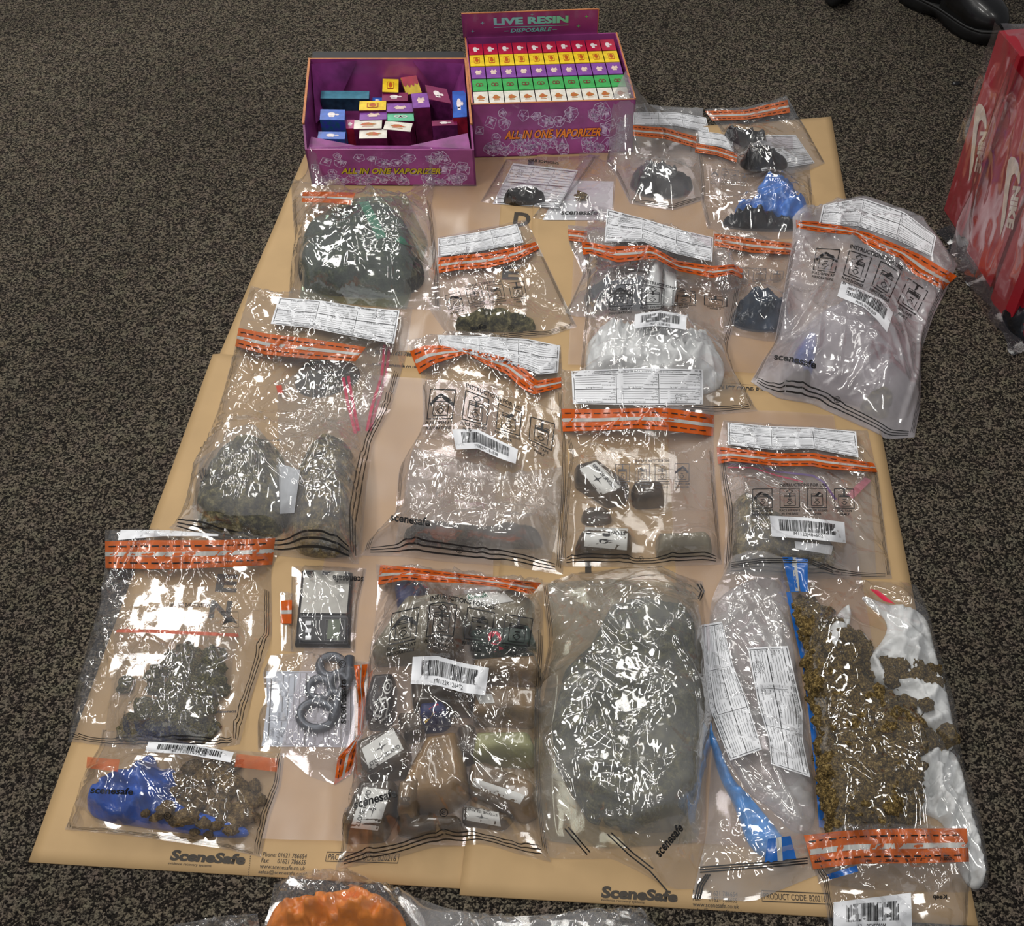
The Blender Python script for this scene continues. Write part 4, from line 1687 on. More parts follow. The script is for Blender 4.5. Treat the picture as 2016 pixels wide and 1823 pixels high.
begin()
r3_ = underform('rearmost evidence bag, small and skewed, with two black lumps on a white form', (1500, 280), [(1500, 338), (1604, 322)], [(1470, 268), (1566, 266)], 4)
solid([(1424, 252), (1440, 246), (1485, 252), (1512, 272), (1512, 298), (1486, 300), (1462, 286), (1440, 270)], 0.028, CHAR, 'resin_lump', 'upper black lump on the white form in the rearmost bag', 'lump', r=0.016, soft=True, fn=crumple(0.010, n=22))
solid([(1456, 318), (1462, 300), (1500, 292), (1538, 298), (1554, 318), (1545, 334), (1500, 342), (1468, 336)], 0.036, CHAR, 'resin_lump', 'lower shiny black lump in the rearmost bag', 'lump', r=0.02, soft=True, fn=crumple(0.010, n=22))
f3 = film([(1388, 216), (1470, 212), (1549, 190)], [(1578, 240)], [(1476, 338), (1530, 340), (1624, 322)], [(1410, 245), (1442, 300)], CLEAR, parent=r3_)
tape(f3, [(1402, 238), (1470, 236), (1556, 222)], [(1388, 219), (1470, 216), (1550, 197)], ORANGEF)
seams(f3, 'LR', u0=0.2)

# two small bags in front of the cartons
begin()
r5_ = underform('little evidence bag holding one single bud, half under its neighbour', (1140, 380), [(1068, 434), (1204, 434)], [(1110, 356), (1208, 358)], 4, True)
place_lump(BUDS, 1145, 392, 0.011, 'dried_bud', 'single small bud in the little bag in front of the packed carton', 'bud', seed=5)
f5 = film([(1160, 304), (1214, 308)], [(1212, 360)], [(1046, 432), (1206, 437)], [(1090, 380)], CLEAR, parent=r5_, amp=0.002)
logo(f5, [(1104, 424), (1176, 424)], [(1106, 413), (1178, 414)])
seams(f5, 'L', u0=0.1)
begin()
r4_ = underform('small evidence bag with a black rod shaped lump on a white form', (1050, 370), [(970, 402), (1100, 410)], [(1010, 322), (1138, 336)], 5)
solid([(990, 396), (992, 384), (1012, 380), (1030, 374), (1036, 368), (1048, 373), (1062, 371), (1074, 382), (1072, 394), (1050, 404), (1010, 404)], 0.026, CHAR, 'resin_lump',
      'black rod shaped lump in the small bag before the cartons', 'lump', r=0.012, soft=True, fn=crumple(0.007, n=18, f=50), smooth_it=1)
f4 = film([(996, 308), (1182, 302)], [(1146, 352)], [(946, 398), (1020, 406), (1102, 413)], [], CLEAR, parent=r4_, amp=0.002)
logo(f4, [(1100, 325), (1040, 318)], [(1099, 320), (1041, 313)], 'EVIDENCE BAG')
mark_ring(f4, 1096, 401, 5)
seams(f4, 'LR', u0=0.05)

# =================================================================== left column
begin()
solid([(586, 520), (592, 452), (640, 425), (700, 396), (775, 388), (800, 430), (828, 500), (838, 550), (800, 582), (700, 584), (610, 574), (588, 545)], 0.055, HERBD, 'herbal_pack',
      'dark grey green herbal pack filling the bag under the open carton', 'herbal pack', r=0.05, fn=herb_fn(0.010, 0.02), drape_base=False)
begin0 = _state['Gb']
fi = film([(700, 392), (800, 385)], [(845, 480)], [(590, 590), (800, 610)], [(640, 440), (600, 500)], HAZY, name='pouch_film', label='green striped plastic pouch round the herbal pack below the open carton',
          cat='pouch', rt='inner_pouch', back=False, amp=0.004, ncr=22)
stroke(fi, [(716, 398), (732, 430), (752, 470)], 0.018, 'green_stripe', GREENP)
stroke(fi, [(784, 470), (812, 486)], 0.016, 'green_stripe', GREENP)
fi['film'].data.materials[0] = film_mat('greenish_pouch_film', tint=(225, 240, 230), milk=0.22, milkc=(170, 185, 175), rough=0.08)
f6 = film([(574, 357), (640, 356), (718, 358), (800, 345), (856, 338)], [(850, 400), (858, 470), (864, 540)], [(568, 590), (700, 604), (868, 612)], [(576, 420), (580, 470), (572, 530)], CLEAR,
          label='evidence bag with a dark green herbal pack, directly in front of the open carton', ncr=50, amp=0.007,
          folds=[([(583, 445), (680, 382), (718, 360)], 0.010, 0.008), ([(720, 460), (760, 475), (830, 520)], 0.012, 0.006), ([(590, 590), (640, 554), (702, 546)], 0.010, 0.006), ([(772, 512), (776, 580)], 0.010, 0.005),
                 ([(690, 380), (786, 455)], 0.010, 0.007), ([(650, 600), (700, 572), (716, 552)], 0.010, 0.005), ([(852, 350), (838, 400), (852, 470)], 0.012, 0.006)], puff=0.008)
tape(f6, [(594, 398), (650, 400), (690, 404)], [(596, 378), (650, 378), (700, 380)], ORANGEF, False)
seams(f6, 'LR', u0=0.2)

begin()
solid([(892, 645), (902, 618), (945, 604), (1000, 602), (1048, 626), (1058, 645), (1020, 652), (930, 652)], 0.038, HERBG, 'herbal_pack', 'grey green herb heap at the foot of the second bag from left', 'herbal pack', r=0.03,
      fn=herb_fn(0.008, 0.012))
f7 = film([(862, 468), (940, 452), (1036, 433)], [(1058, 480), (1096, 560)], [(884, 664), (980, 674), (1076, 664), (1136, 644)], [(862, 540), (844, 606)], CLEAR,
          label='evidence bag fanned open over the kraft lettering, with herb at its foot', ncr=40, amp=0.005,
          folds=[([(905, 610), (930, 605), (1000, 600)], 0.006, 0.005), ([(1075, 500), (1030, 530), (1060, 540)], 0.007, 0.004), ([(885, 655), (900, 620), (915, 612)], 0.01, 0.005), ([(1130, 640), (1020, 650)], 0.007, 0.004)])
form(f7, [(862, 506), (940, 496), (1031, 478)], [(862, 470), (940, 458), (1018, 441)], 6)
tape(f7, [(864, 538), (900, 532), (960, 528), (1020, 512), (1062, 490)], [(862, 508), (900, 504), (960, 498), (1010, 488), (1054, 477)])
instr(f7, [(880, 622), (940, 606), (1045, 594)], [(868, 576), (940, 556), (1035, 545)])
logo(f7, [(925, 652), (958, 648)], [(925, 642), (958, 637)], 'safe')
mark_ring(f7, 1006, 646, 6)
seams(f7, 'RB', u0=0.25)

# =================================================================== right middle: blue roll, white carrier, dark parcel, bulging bag
begin()
solid([(1152, 548), (1200, 536), (1290, 540), (1330, 560), (1316, 602), (1250, 610), (1168, 606), (1150, 588)], 0.045, SLATE, 'blue_roll', 'rolled up translucent blue plastic behind the white carrier bag', 'plastic roll', r=0.035,
      skirt=0.08, soft=True, fn=crumple(0.009, n=46))
f8 = film([(1118, 444), (1200, 450), (1300, 456)], [(1330, 560)], [(1112, 616), (1300, 640)], [(1120, 480), (1148, 540)], MILKY, label='evidence bag mostly hidden behind the bag with the white carrier', ncr=26)
tape(f8, [(1120, 474), (1156, 478)], [(1118, 452), (1156, 456)], ORANGEF)
seams(f8, 'L', u0=0.1)

begin()
solid([(1448, 590), (1470, 562), (1520, 560), (1560, 572), (1568, 620), (1556, 648), (1500, 652), (1452, 640), (1440, 618)], 0.05, SLATE, 'wrapped_parcel', 'slate blue wrapped parcel left of the big bulging bag', 'parcel', r=0.035,
      skirt=0.08, soft=True, fn=crumple(0.012, n=70))
f10 = film([(1404, 456), (1562, 478)], [(1550, 560), (1550, 640)], [(1424, 656), (1500, 672), (1580, 676)], [(1408, 540), (1425, 600)], CLEAR, label='evidence bag holding a slate blue wrapped parcel', ncr=44, amp=0.006)
tape(f10, [(1406, 484), (1480, 498), (1562, 502)], [(1406, 460), (1480, 470), (1562, 480)], ORANGEF)
instr(f10, [(1408, 556), (1470, 560), (1545, 556)], [(1412, 524), (1470, 526), (1548, 530)], GREYINK)
seams(f10, 'R', u0=0.2)

begin()
solid([(1150, 700), (1160, 640), (1205, 602), (1245, 620), (1330, 618), (1400, 645), (1428, 700), (1426, 745), (1400, 775), (1300, 785), (1170, 760)], 0.06, WHITEC, 'white_carrier', 'crumpled white carrier bag in the middle evidence bag', 'carrier bag',
      r=0.06, soft=True, fn=crumple(0.014, f=20, n=90, clen=0.07))
# knotted handle loop of the carrier
hp = [on(1286, 625), on(1284, 575), on(1290, 545), on(1302, 530), on(1314, 545), on(1318, 580), on(1312, 620)]
V, F = [], []
K = 26
q = rs3([[h_[0], h_[1], h_[2] + 0.02] for h_ in hp], np.linspace(0, 1, K))
for i in range(K):
    d = q[min(i + 1, K - 1)] - q[max(i - 1, 0)]
    d = d / np.linalg.norm(d)
    s_ = np.cross(d, ZUP)
    s_ /= np.linalg.norm(s_)
    u_ = np.cross(s_, d)
    for k in range(10):
        an = 2 * math.pi * k / 10
        rr = 0.011 * (1 + 0.35 * math.sin(3 * an + i * 0.3))
        V.append(q[i] + s_ * rr * math.cos(an) + u_ * rr * 0.7 * math.sin(an))
    if i:
        F += [((i - 1) * 10 + k, (i - 1) * 10 + (k + 1) % 10, i * 10 + (k + 1) % 10, i * 10 + k) for k in range(10)]
F += [tuple(range(9, -1, -1)), tuple((K - 1) * 10 + k for k in range(10))]
hl = obj('carrier_handle', V, F, WHITEC)
hb = BVHTree.FromPolygons([Vector(v) for v in V], F)
raster_bvh(hb, min(v[0] for v in V), max(v[0] for v in V), min(v[1] for v in V), max(v[1] for v in V))
wc = [o for o in SC.objects if o.name.startswith('white_carrier') and o.parent is None][-1]
hl.parent = wc
hl.location = Vector(hl['_o']) - Vector(wc['_o'])
f9 = film([(1164, 404), (1195, 409), (1300, 440), (1440, 496)], [(1462, 545), (1448, 625), (1432, 690), (1450, 745)], [(1140, 745), (1200, 800), (1300, 815), (1400, 818), (1492, 810)], [(1145, 478), (1155, 548), (1150, 640)], CLEAR,
          label='evidence bag stuffed with a crumpled white carrier bag, in the middle of the display', ncr=60, amp=0.007, res=0.0036, puff=0.007,
          folds=[([(1255, 660), (1290, 665), (1360, 655)], 0.010, 0.005), ([(1320, 640), (1370, 690), (1420, 720)], 0.014, 0.007), ([(1160, 720), (1240, 690), (1330, 650)], 0.010, 0.006), ([(1200, 520), (1280, 510), (1250, 560)], 0.01, 0.005),
                 ([(1230, 590), (1180, 620), (1160, 660)], 0.01, 0.006)])
form(f9, [(1190, 478), (1265, 476), (1330, 500), (1402, 516)], [(1195, 412), (1265, 430), (1335, 452), (1404, 468)], 7)
tape(f9, [(1148, 502), (1162, 500), (1216, 517), (1289, 509), (1335, 534), (1403, 548), (1440, 540), (1461, 549)], [(1145, 477), (1165, 478), (1206, 486), (1277, 483), (1335, 514), (1403, 524), (1446, 521), (1462, 531)])
instr(f9, [(1190, 622), (1265, 616), (1350, 606), (1440, 612)], [(1193, 548), (1265, 548), (1350, 570), (1440, 582)])
barcode(f9, [(1248, 648), (1290, 642), (1350, 650)], [(1250, 620), (1300, 612), (1352, 622)], 'M0823K381835', 3)
seams(f9, 'LRB', u0=0.35)

begin()
solid([(1530, 770), (1545, 700), (1572, 640), (1640, 560), (1720, 560), (1800, 640), (1795, 770), (1770, 815), (1700, 800), (1600, 772)], 0.065, film_mat('grey_inner_bag_film', tint=(215, 215, 220), milk=0.72, milkc=(190, 182, 190), rough=0.25, bump=0.2),
      'inner_pouch', 'milky grey pouch filling the big bulging bag', 'pouch', r=0.07, soft=True, fn=crumple(0.012, f=12, n=16, clen=0.12))
solid([(1560, 690), (1592, 636), (1612, 650), (1606, 690), (1602, 728), (1588, 730), (1580, 705)], 0.012, BLUEC, 'blue_glove', 'sliver of blue plastic showing in the big bulging bag', 'plastic', r=0.008, drape_base=True, soft=True, fn=crumple(0.004))
solid([(1535, 738), (1570, 728), (1598, 735), (1596, 756), (1556, 758)], 0.012, HERBD, 'herbal_pack', 'dark herb showing at the foot of the big bulging bag', 'herbal pack', r=0.01, drape_base=True, fn=herb_fn(0.003))
solid([(1690, 790), (1730, 780), (1758, 788), (1750, 815), (1710, 812)], 0.012, HERBG, 'herbal_pack', 'small herb patch in the near corner of the big bulging bag', 'herbal pack', r=0.01, drape_base=True, fn=herb_fn(0.003))
f11 = film([(1560, 430), (1620, 402), (1700, 384), (1808, 423), (1845, 463), (1884, 522)], [(1866, 566), (1838, 620), (1814, 690), (1812, 800)], [(1478, 752), (1530, 785), (1600, 796), (1690, 838), (1745, 866), (1800, 862)],
           [(1561, 470), (1538, 600), (1524, 680), (1504, 706)], HAZY, label='big bulging milky evidence bag on the right overhanging the carpet', ncr=40, amp=0.007, clen=0.09, res=0.0036, puff=0.008,
           folds=[([(1552, 690), (1580, 655), (1640, 530)], 0.012, 0.010), ([(1600, 740), (1610, 640), (1640, 560)], 0.008, 0.008), ([(1810, 660), (1800, 760), (1770, 850)], 0.010, 0.008), ([(1700, 480), (1730, 510), (1850, 580)], 0.012, 0.006),
                  ([(1510, 720), (1560, 740), (1640, 760)], 0.010, 0.008)])
form(f11, [(1612, 440), (1690, 446), (1760, 470), (1835, 506)], [(1620, 404), (1697, 390), (1780, 418), (1843, 466)], 8)
tape(f11, [(1568, 449), (1611, 457), (1685, 463), (1702, 480), (1770, 508), (1799, 540), (1856, 571)], [(1567, 434), (1611, 437), (1665, 447), (1714, 460), (1814, 503), (1850, 525), (1884, 544)])
instr(f11, [(1590, 546), (1650, 556), (1710, 582), (1800, 642)], [(1600, 476), (1680, 480), (1750, 504), (1842, 566)])
barcode(f11, [(1648, 584), (1700, 606), (1726, 630), (1746, 655)], [(1657, 555), (1700, 572), (1740, 592), (1758, 617)], 'M0823K381839', 4)
logo(f11, [(1523, 709), (1560, 714), (1605, 728)], [(1525, 695), (1562, 700), (1609, 712)])
mark_ring(f11, 1648, 788, 7)
seams(f11, 'LRB', u0=0.15)

# =================================================================== middle row, left to right
# big herbal bag, left
begin()
solid([(384, 1026), (392, 945), (425, 868), (480, 842), (545, 856), (566, 930), (568, 1048), (500, 1062), (416, 1056)], 0.055, HERBG, 'herbal_pack', 'left of the two herb packs in the big left evidence bag', 'herbal pack', r=0.045, fn=herb_fn(0.010, 0.013))
solid([(572, 1060), (572, 940), (606, 858), (655, 838), (700, 872), (712, 990), (704, 1084), (650, 1098), (590, 1090)], 0.055, HERB, 'herbal_pack', 'right of the two herb packs in the big left evidence bag', 'herbal pack', r=0.045, fn=herb_fn(0.010, 0.012))
solid([(575, 760), (590, 712), (640, 700), (700, 706), (712, 740), (660, 775), (610, 785)], 0.02, HERBD, 'herbal_pack', 'thin dark herb patch high up in the big left evidence bag', 'herbal pack', r=0.03, fn=herb_fn(0.003, 0.02))
fz = film([(545, 752), (640, 735), (765, 668)], [(755, 740), (728, 860)], [(560, 1085), (640, 1100), (712, 1098)], [(548, 850), (560, 1000)], MILKY, name='pouch_film', label='zip pouch with crimson strips round the right herb pack', cat='pouch', rt='inner_pouch', back=False, amp=0.006, ncr=40)
for q in ([(676, 745), (684, 790), (700, 855)], [(686, 742), (694, 790), (706, 850)], [(757, 680), (752, 740), (733, 800), (722, 850)], [(767, 684), (760, 742), (741, 805), (728, 850)]):
    stroke(fz, q, 0.005, 'zip_strip', PINKZ, 0.002)
sb = drape(art_panel(4, 10, 8, 16), [(552, 1014), (580, 1012)], [(549, 914), (592, 928)], 'frosted_patch', pmat('frosted_patch_plastic', (196, 200, 206), 0.35, var=0.02), fz['root'], 0.003)
drape(art_panel(1, 2, 3, 5), [(548, 778), (557, 776)], [(544, 762), (555, 760)], 'orange_sticker', pmat('orange_red_sticker', (222, 70, 40), 0.4), fz['root'], 0.003)
fw = film([(392, 905), (470, 856), (548, 900)], [(566, 980)], [(380, 1036), (470, 1052), (560, 1050)], [(385, 970)], MILKY, name='pouch_film', label='milky pouch with handwriting round the left herb pack', cat='pouch', rt='inner_pouch', back=False, amp=0.006, ncr=26)
a = Art(10, 6)
a.path([(1, 5), (2, 2.5), (3, 5.2), (3.4, 3), (4.4, 3), (4.4, 5), (4.2, 2.6), (6, 3.4), (6, 5), (7, 4.4), (6.4, 2.6)], 0.35)
a.path([(1.5, 1.8), (3.4, 1.9), (1.8, 0.8), (2.8, 0.2)], 0.35)
drape(a, [(390, 965), (425, 955)], [(390, 920), (425, 912)], 'handwriting', INK, fw['root'], 0.002)
f12 = film([(494, 565), (600, 582), (700, 594), (812, 606)], [(800, 700), (770, 806), (736, 870), (724, 950)], [(333, 1040), (420, 1074), (520, 1092), (616, 1102), (706, 1112)],
           [(470, 646), (454, 720), (432, 800), (386, 928), (377, 1005)], CLEAR, label='big evidence bag with two herb packs, lying over the left edge of the paper sacks', ncr=80, amp=0.007, res=0.0036, puff=0.008, clen=0.06,
           folds=[([(398, 985), (440, 930), (500, 890)], 0.014, 0.006), ([(425, 990), (470, 930), (503, 892)], 0.014, 0.006), ([(484, 990), (500, 940), (508, 892)], 0.014, 0.006), ([(500, 890), (560, 900), (610, 910)], 0.008, 0.006),
                  ([(508, 760), (560, 720), (625, 735)], 0.010, 0.006), ([(600, 860), (622, 820), (628, 782)], 0.012, 0.007), ([(660, 780), (790, 720)], 0.01, 0.006), ([(565, 925), (600, 960), (588, 980)], 0.01, 0.005),
                  ([(640, 980), (648, 1000), (650, 1020)], 0.012, 0.006), ([(395, 1025), (420, 980), (445, 905)], 0.01, 0.005), ([(455, 710), (520, 705), (640, 700)], 0.010, 0.007), ([(680, 850), (740, 820), (775, 800)], 0.01, 0.006)])
form(f12, [(776, 678), (700, 664), (610, 646), (533, 638)], [(787, 612), (710, 605), (630, 592), (549, 586)], 9)
tape(f12, [(463, 682), (520, 698), (600, 706), (700, 712)], [(470, 646), (530, 658), (600, 666), (720, 684)], ORANGEF)
seams(f12, 'LRB', u0=0.3)

# centre bag
begin()
solid([(790, 1050), (796, 1030), (850, 1018), (950, 1030), (1010, 1018), (1060, 1032), (1072, 1076), (990, 1082), (860, 1078)], 0.045, HERBD, 'herbal_pack', 'dark grey herb roll along the foot of the centre evidence bag', 'herbal pack', r=0.035, fn=herb_fn(0.010, 0.016))
fc = film([(812, 884), (900, 900), (1000, 935), (1108, 920)], [(1112, 980)], [(775, 1082), (900, 1098), (1085, 1104)], [(800, 960)], film_mat('whitish_polythene', milk=0.30, milkc=(232, 226, 222)), name='pouch_film', label='milky inner pouch round the dark herb roll of the centre bag', cat='pouch', rt='inner_pouch', back=False, amp=0.007, ncr=50,
          folds=[([(875, 1050), (850, 980), (905, 925)], 0.012, 0.006), ([(915, 920), (960, 960), (942, 990)], 0.012, 0.006), ([(875, 1050), (960, 1020), (1060, 1010)], 0.012, 0.006)])
f13 = film([(800, 668), (866, 658), (980, 660), (1104, 680)], [(1108, 780), (1118, 900), (1116, 985)], [(712, 1094), (790, 1096), (866, 1106), (985, 1114), (1108, 1132)],
           [(810, 695), (830, 738), (834, 840), (784, 925), (778, 1024), (724, 1066)], CLEAR, label='evidence bag in the very centre, its orange tape dipping in a wave', ncr=60, amp=0.007, res=0.0036, puff=0.008,
           folds=[([(925, 692), (880, 760), (845, 800)], 0.012, 0.007), ([(890, 752), (1000, 806), (1110, 822)], 0.014, 0.007), ([(875, 1052), (990, 1086), (1080, 1100)], 0.010, 0.006), ([(875, 1052), (825, 1082)], 0.010, 0.006),
                  ([(925, 692), (1000, 735)], 0.008, 0.006), ([(828, 842), (950, 836), (1000, 850)], 0.012, 0.006), ([(815, 900), (835, 942), (888, 915)], 0.008, 0.005), ([(1034, 960), (1060, 990), (1020, 1012)], 0.01, 0.006),
                  ([(715, 1080), (790, 1030), (860, 1000), (890, 970)], 0.01, 0.007), ([(985, 800), (1010, 760)], 0.009, 0.006)])
form(f13, [(865, 678), (940, 702), (1040, 728), (1060, 738), (1099, 734)], [(861, 660), (940, 662), (1040, 668), (1102, 681)], 10)
tape(f13, [(825, 736), (854, 717), (919, 696), (963, 722), (996, 736), (1029, 766), (1051, 777), (1105, 763)], [(807, 692), (834, 681), (870, 681), (925, 688), (1002, 706), (1035, 728), (1057, 750), (1105, 743)])
instr(f13, [(828, 848), (900, 846), (960, 858), (1030, 878), (1092, 912)], [(840, 748), (920, 752), (980, 778), (1040, 806), (1104, 822)])
barcode(f13, [(898, 886), (940, 884), (980, 902), (1015, 914)], [(890, 846), (940, 846), (980, 866), (1020, 886)], 'M0823K381838', 5)
logo(f13, [(768, 1026), (846, 1038)], [(770, 1010), (848, 1021)])
mark_ring(f13, 905, 1084, 7)
seams(f13, 'LRB', u0=0.25)

# bag with the taped resin bars
begin()
b1 = solid([(1130, 916), (1176, 900), (1240, 962), (1232, 988), (1196, 1000), (1132, 948)], 0.034, RESIND, 'resin_bar', 'tilted brown bar, its white sticker upside down, at the upper left of the bar bag', 'bar', r=0.012, smooth_it=1, fn=crumple(0.0008, n=8), skirt=0.5)
facelabel(b1, [(1222, 960), (1173, 909)], [(1182, 976), (1141, 924)], 'white_sticker', [(star_text(), INK, 'sticker_print')])
b2_ = solid([(1243, 945), (1300, 941), (1308, 955), (1308, 995), (1255, 1002), (1244, 990)], 0.034, RESIND, 'resin_bar', 'plain brown bar at the upper right of the bar bag', 'bar', r=0.014, smooth_it=1, fn=crumple(0.003, n=8), skirt=0.3)
b3_ = solid([(1142, 1002), (1172, 990), (1204, 1002), (1205, 1030), (1148, 1036)], 0.03, RESIND, 'resin_lump', 'stubby dark lump between the two stickered bars', 'lump', r=0.016, fn=crumple(0.003, n=8))
b4 = solid([(1142, 1040), (1238, 1040), (1246, 1060), (1242, 1098), (1130, 1094)], 0.036, RESIND, 'resin_bar', 'brown bar at the lower left with a spotted sticker, upside down', 'bar', r=0.012, smooth_it=1, fn=crumple(0.0008, n=8), skirt=0.5)
st = star_text()
blots = Art(8, 6)
for q in ((0.7, 4.2, .5, .35), (3.6, 2.0, .9, .7), (4.0, 3.9, .8, .45)):
    blots.disc(8 - q[0], 6 - q[1], q[2], q[3])
facelabel(b4, [(1236, 1041), (1152, 1038)], [(1234, 1084), (1150, 1076)], 'white_sticker', [(st, INK, 'sticker_print'), (blots, INK, 'dark_blot')])
b5 = solid([(1292, 1044), (1390, 1040), (1402, 1056), (1402, 1094), (1292, 1098)], 0.04, RESING, 'resin_bar', 'foil shiny grey brown bar at the lower right of the bar bag', 'bar', r=0.018, smooth_it=1, fn=crumple(0.003, n=20), skirt=0.3)
f14 = film([(1105, 726), (1256, 722), (1408, 726)], [(1406, 800), (1404, 860), (1408, 940)], [(1102, 1110), (1256, 1118), (1422, 1112)], [(1108, 806), (1110, 850), (1122, 896), (1116, 940)], CLEAR,
           label='evidence bag with five brown bars and stickers, right of centre', ncr=44, amp=0.005, res=0.0036, puff=0.006,
           folds=[([(1125, 896), (1180, 905), (1215, 925), (1280, 935), (1330, 925), (1392, 880)], 0.010, 0.006), ([(1278, 855), (1276, 930)], 0.008, 0.004), ([(1148, 1000), (1210, 985), (1250, 1010), (1300, 1000)], 0.008, 0.005),
                  ([(1130, 1080), (1200, 1090), (1250, 1100)], 0.006, 0.005)])
form(f14, [(1384, 728), (1256, 725), (1125, 731)], [(1384, 797), (1256, 798), (1128, 796)], 11)
tape(f14, [(1108, 850), (1180, 848), (1255, 844), (1330, 850), (1404, 859)], [(1105, 805), (1180, 806), (1255, 804), (1315, 804), (1406, 818)])
instr(f14, [(1362, 962), (1290, 962), (1206, 962)], [(1362, 902), (1290, 904), (1206, 904)], GREYINK)
mark_ring(f14, 1262, 1101, 5)
seams(f14, 'LRB', u0=0.4)

# right bag with zip pouch
begin()
solid([(1438, 1000), (1450, 965), (1480, 958), (1520, 1000), (1580, 1040), (1640, 1070), (1650, 1120), (1560, 1126), (1440, 1126)], 0.035, HERB, 'herbal_pack', 'herb showing below the barcode of the right hand zip bag', 'herbal pack', r=0.03, fn=herb_fn(0.008, 0.010))
fz = film([(1424, 912), (1530, 916), (1620, 930), (1712, 932)], [(1716, 1000)], [(1434, 1130), (1600, 1136), (1725, 1136)], [(1432, 1010)], MILKY, name='pouch_film', label='pinkish zip pouch inside the evidence bag with barcode at the right', cat='pouch', rt='inner_pouch', back=False, amp=0.005, ncr=40)
stroke(fz, [(1432, 916), (1480, 914), (1530, 930), (1600, 938), (1620, 950), (1645, 985)], 0.004, 'zip_strip', VIOZ, 0.002)
stroke(fz, [(1432, 922), (1480, 922), (1530, 938), (1580, 950)], 0.003, 'zip_strip', PINKZ, 0.002)
stroke(fz, [(1708, 944), (1690, 962), (1672, 980)], 0.012, 'zip_strip', pmat('pink_zip_strip', (208, 120, 140), 0.3, alpha=0.7), 0.002)
drape(art_panel(8, 2, 10, 4), [(1566, 1082), (1636, 1094)], [(1564, 1067), (1640, 1076)], 'white_slip', PAPERW, fz['root'], 0.002)
f15 = film([(1424, 828), (1560, 838), (1708, 849)], [(1722, 912), (1730, 945), (1746, 1080)], [(1424, 1132), (1590, 1140), (1756, 1140)], [(1411, 884), (1416, 918), (1428, 1030)], CLEAR, label='evidence bag with a pinkish zip pouch and herb, at the right edge of the sacks', ncr=60, amp=0.005, res=0.0036,
           folds=[([(1437, 955), (1455, 960), (1470, 1000)], 0.009, 0.005), ([(1472, 1060), (1478, 1000), (1510, 1030), (1520, 1050)], 0.010, 0.005), ([(1690, 960), (1706, 940)], 0.008, 0.004)])
form(f15, [(1433, 876), (1520, 886), (1600, 884), (1690, 901)], [(1432, 832), (1520, 840), (1600, 842), (1685, 850)], 12)
tape(f15, [(1413, 914), (1440, 908), (1530, 918), (1600, 918), (1630, 924), (1727, 930)], [(1411, 880), (1480, 887), (1530, 893), (1600, 892), (1720, 912)])
instr(f15, [(1474, 1016), (1580, 1014), (1690, 1016)], [(1474, 952), (1580, 950), (1688, 952)])
barcode(f15, [(1519, 1057), (1590, 1062), (1665, 1070)], [(1515, 1016), (1590, 1020), (1662, 1029)], 'M1122J484602', 6)
seams(f15, 'LRB', u0=0.3)

# =================================================================== front row
# bag with zip pouch of buds, left
begin()
solid([(248, 1440), (256, 1410), (300, 1390), (330, 1340), (320, 1290), (380, 1272), (436, 1290), (445, 1330), (420, 1400), (412, 1446), (330, 1452)], 0.014, HERBD, 'herb_crumbs', 'dark herb crumbs under the buds of the left zip pouch', 'herb', r=0.02, fn=herb_fn(0.004, 0.008), kind='stuff')
buds([(246, 1448), (244, 1415), (290, 1385), (310, 1300), (370, 1276), (440, 1288), (447, 1330), (430, 1400), (412, 1452), (330, 1460)], 80, (0.007, 0.0125), BUDS2, 'greenish dried bud in the small zip pouch of the left evidence bag', 'buds in the left zip pouch', seed=11)
place_lump(BUDS2, 250, 1352, 0.011, 'dried_bud', 'greenish bud lying apart at the left of the zip pouch', 'bud', seed=8)
fz = film([(222, 1210), (280, 1200), (340, 1196), (410, 1212), (474, 1236)], [(455, 1320), (430, 1420)], [(208, 1436), (260, 1462), (350, 1472), (418, 1460)], [(226, 1300)], CLEAR, name='pouch_film', label='small zip pouch of buds with an orange closing strip in the left bag', cat='pouch', rt='inner_pouch', back=False, amp=0.007, ncr=70, clen=0.03,
          folds=[([(222, 1215), (340, 1196), (470, 1236)], 0.01, 0.005), ([(345, 1440), (375, 1370), (395, 1290), (440, 1260)], 0.014, 0.006), ([(240, 1450), (280, 1400), (300, 1330)], 0.01, 0.006), ([(300, 1440), (330, 1380), (335, 1310)], 0.012, 0.006)])
stroke(fz, [(230, 1243), (300, 1244), (380, 1248), (470, 1252)], 0.006, 'zip_strip', ORZ, 0.002)
f16 = film([(207, 1044), (270, 1041), (350, 1046), (440, 1054), (546, 1058)], [(534, 1120), (536, 1255), (502, 1352)], [(134, 1462), (240, 1474), (350, 1476), (425, 1474), (472, 1466)], [(207, 1120), (196, 1191), (152, 1349)], CLEAR,
           label='evidence bag with a zip pouch of buds, its orange tape at the left edge', ncr=80, amp=0.008, res=0.0036, puff=0.010,
           folds=[([(215, 1190), (262, 1165), (300, 1150), (345, 1128)], 0.012, 0.006), ([(395, 1130), (430, 1165), (480, 1185), (505, 1230)], 0.01, 0.006), ([(465, 1062), (500, 1075), (505, 1115)], 0.012, 0.005), ([(476, 1250), (500, 1290), (530, 1265)], 0.014, 0.007),
                  ([(210, 1250), (225, 1310), (250, 1350)], 0.01, 0.006), ([(430, 1400), (440, 1465)], 0.01, 0.005)])
tape(f16, [(208, 1119), (330, 1121), (450, 1117), (536, 1112)], [(207, 1066), (300, 1064), (430, 1064), (542, 1060)], ORANGEF, True, (0.44, 0.60))
fm = drape(art_panel(26, 3, 20, 4), [(232, 1064), (320, 1056), (430, 1056)], [(238, 1044), (330, 1044), (430, 1052)], 'continuity_form', PAPERW, f16['root'])
logo(f16, [(415, 1196), (335, 1196)], [(414, 1188), (336, 1188)], 'INSTRUCTIONS FOR USE')
a = Art(10, 5)
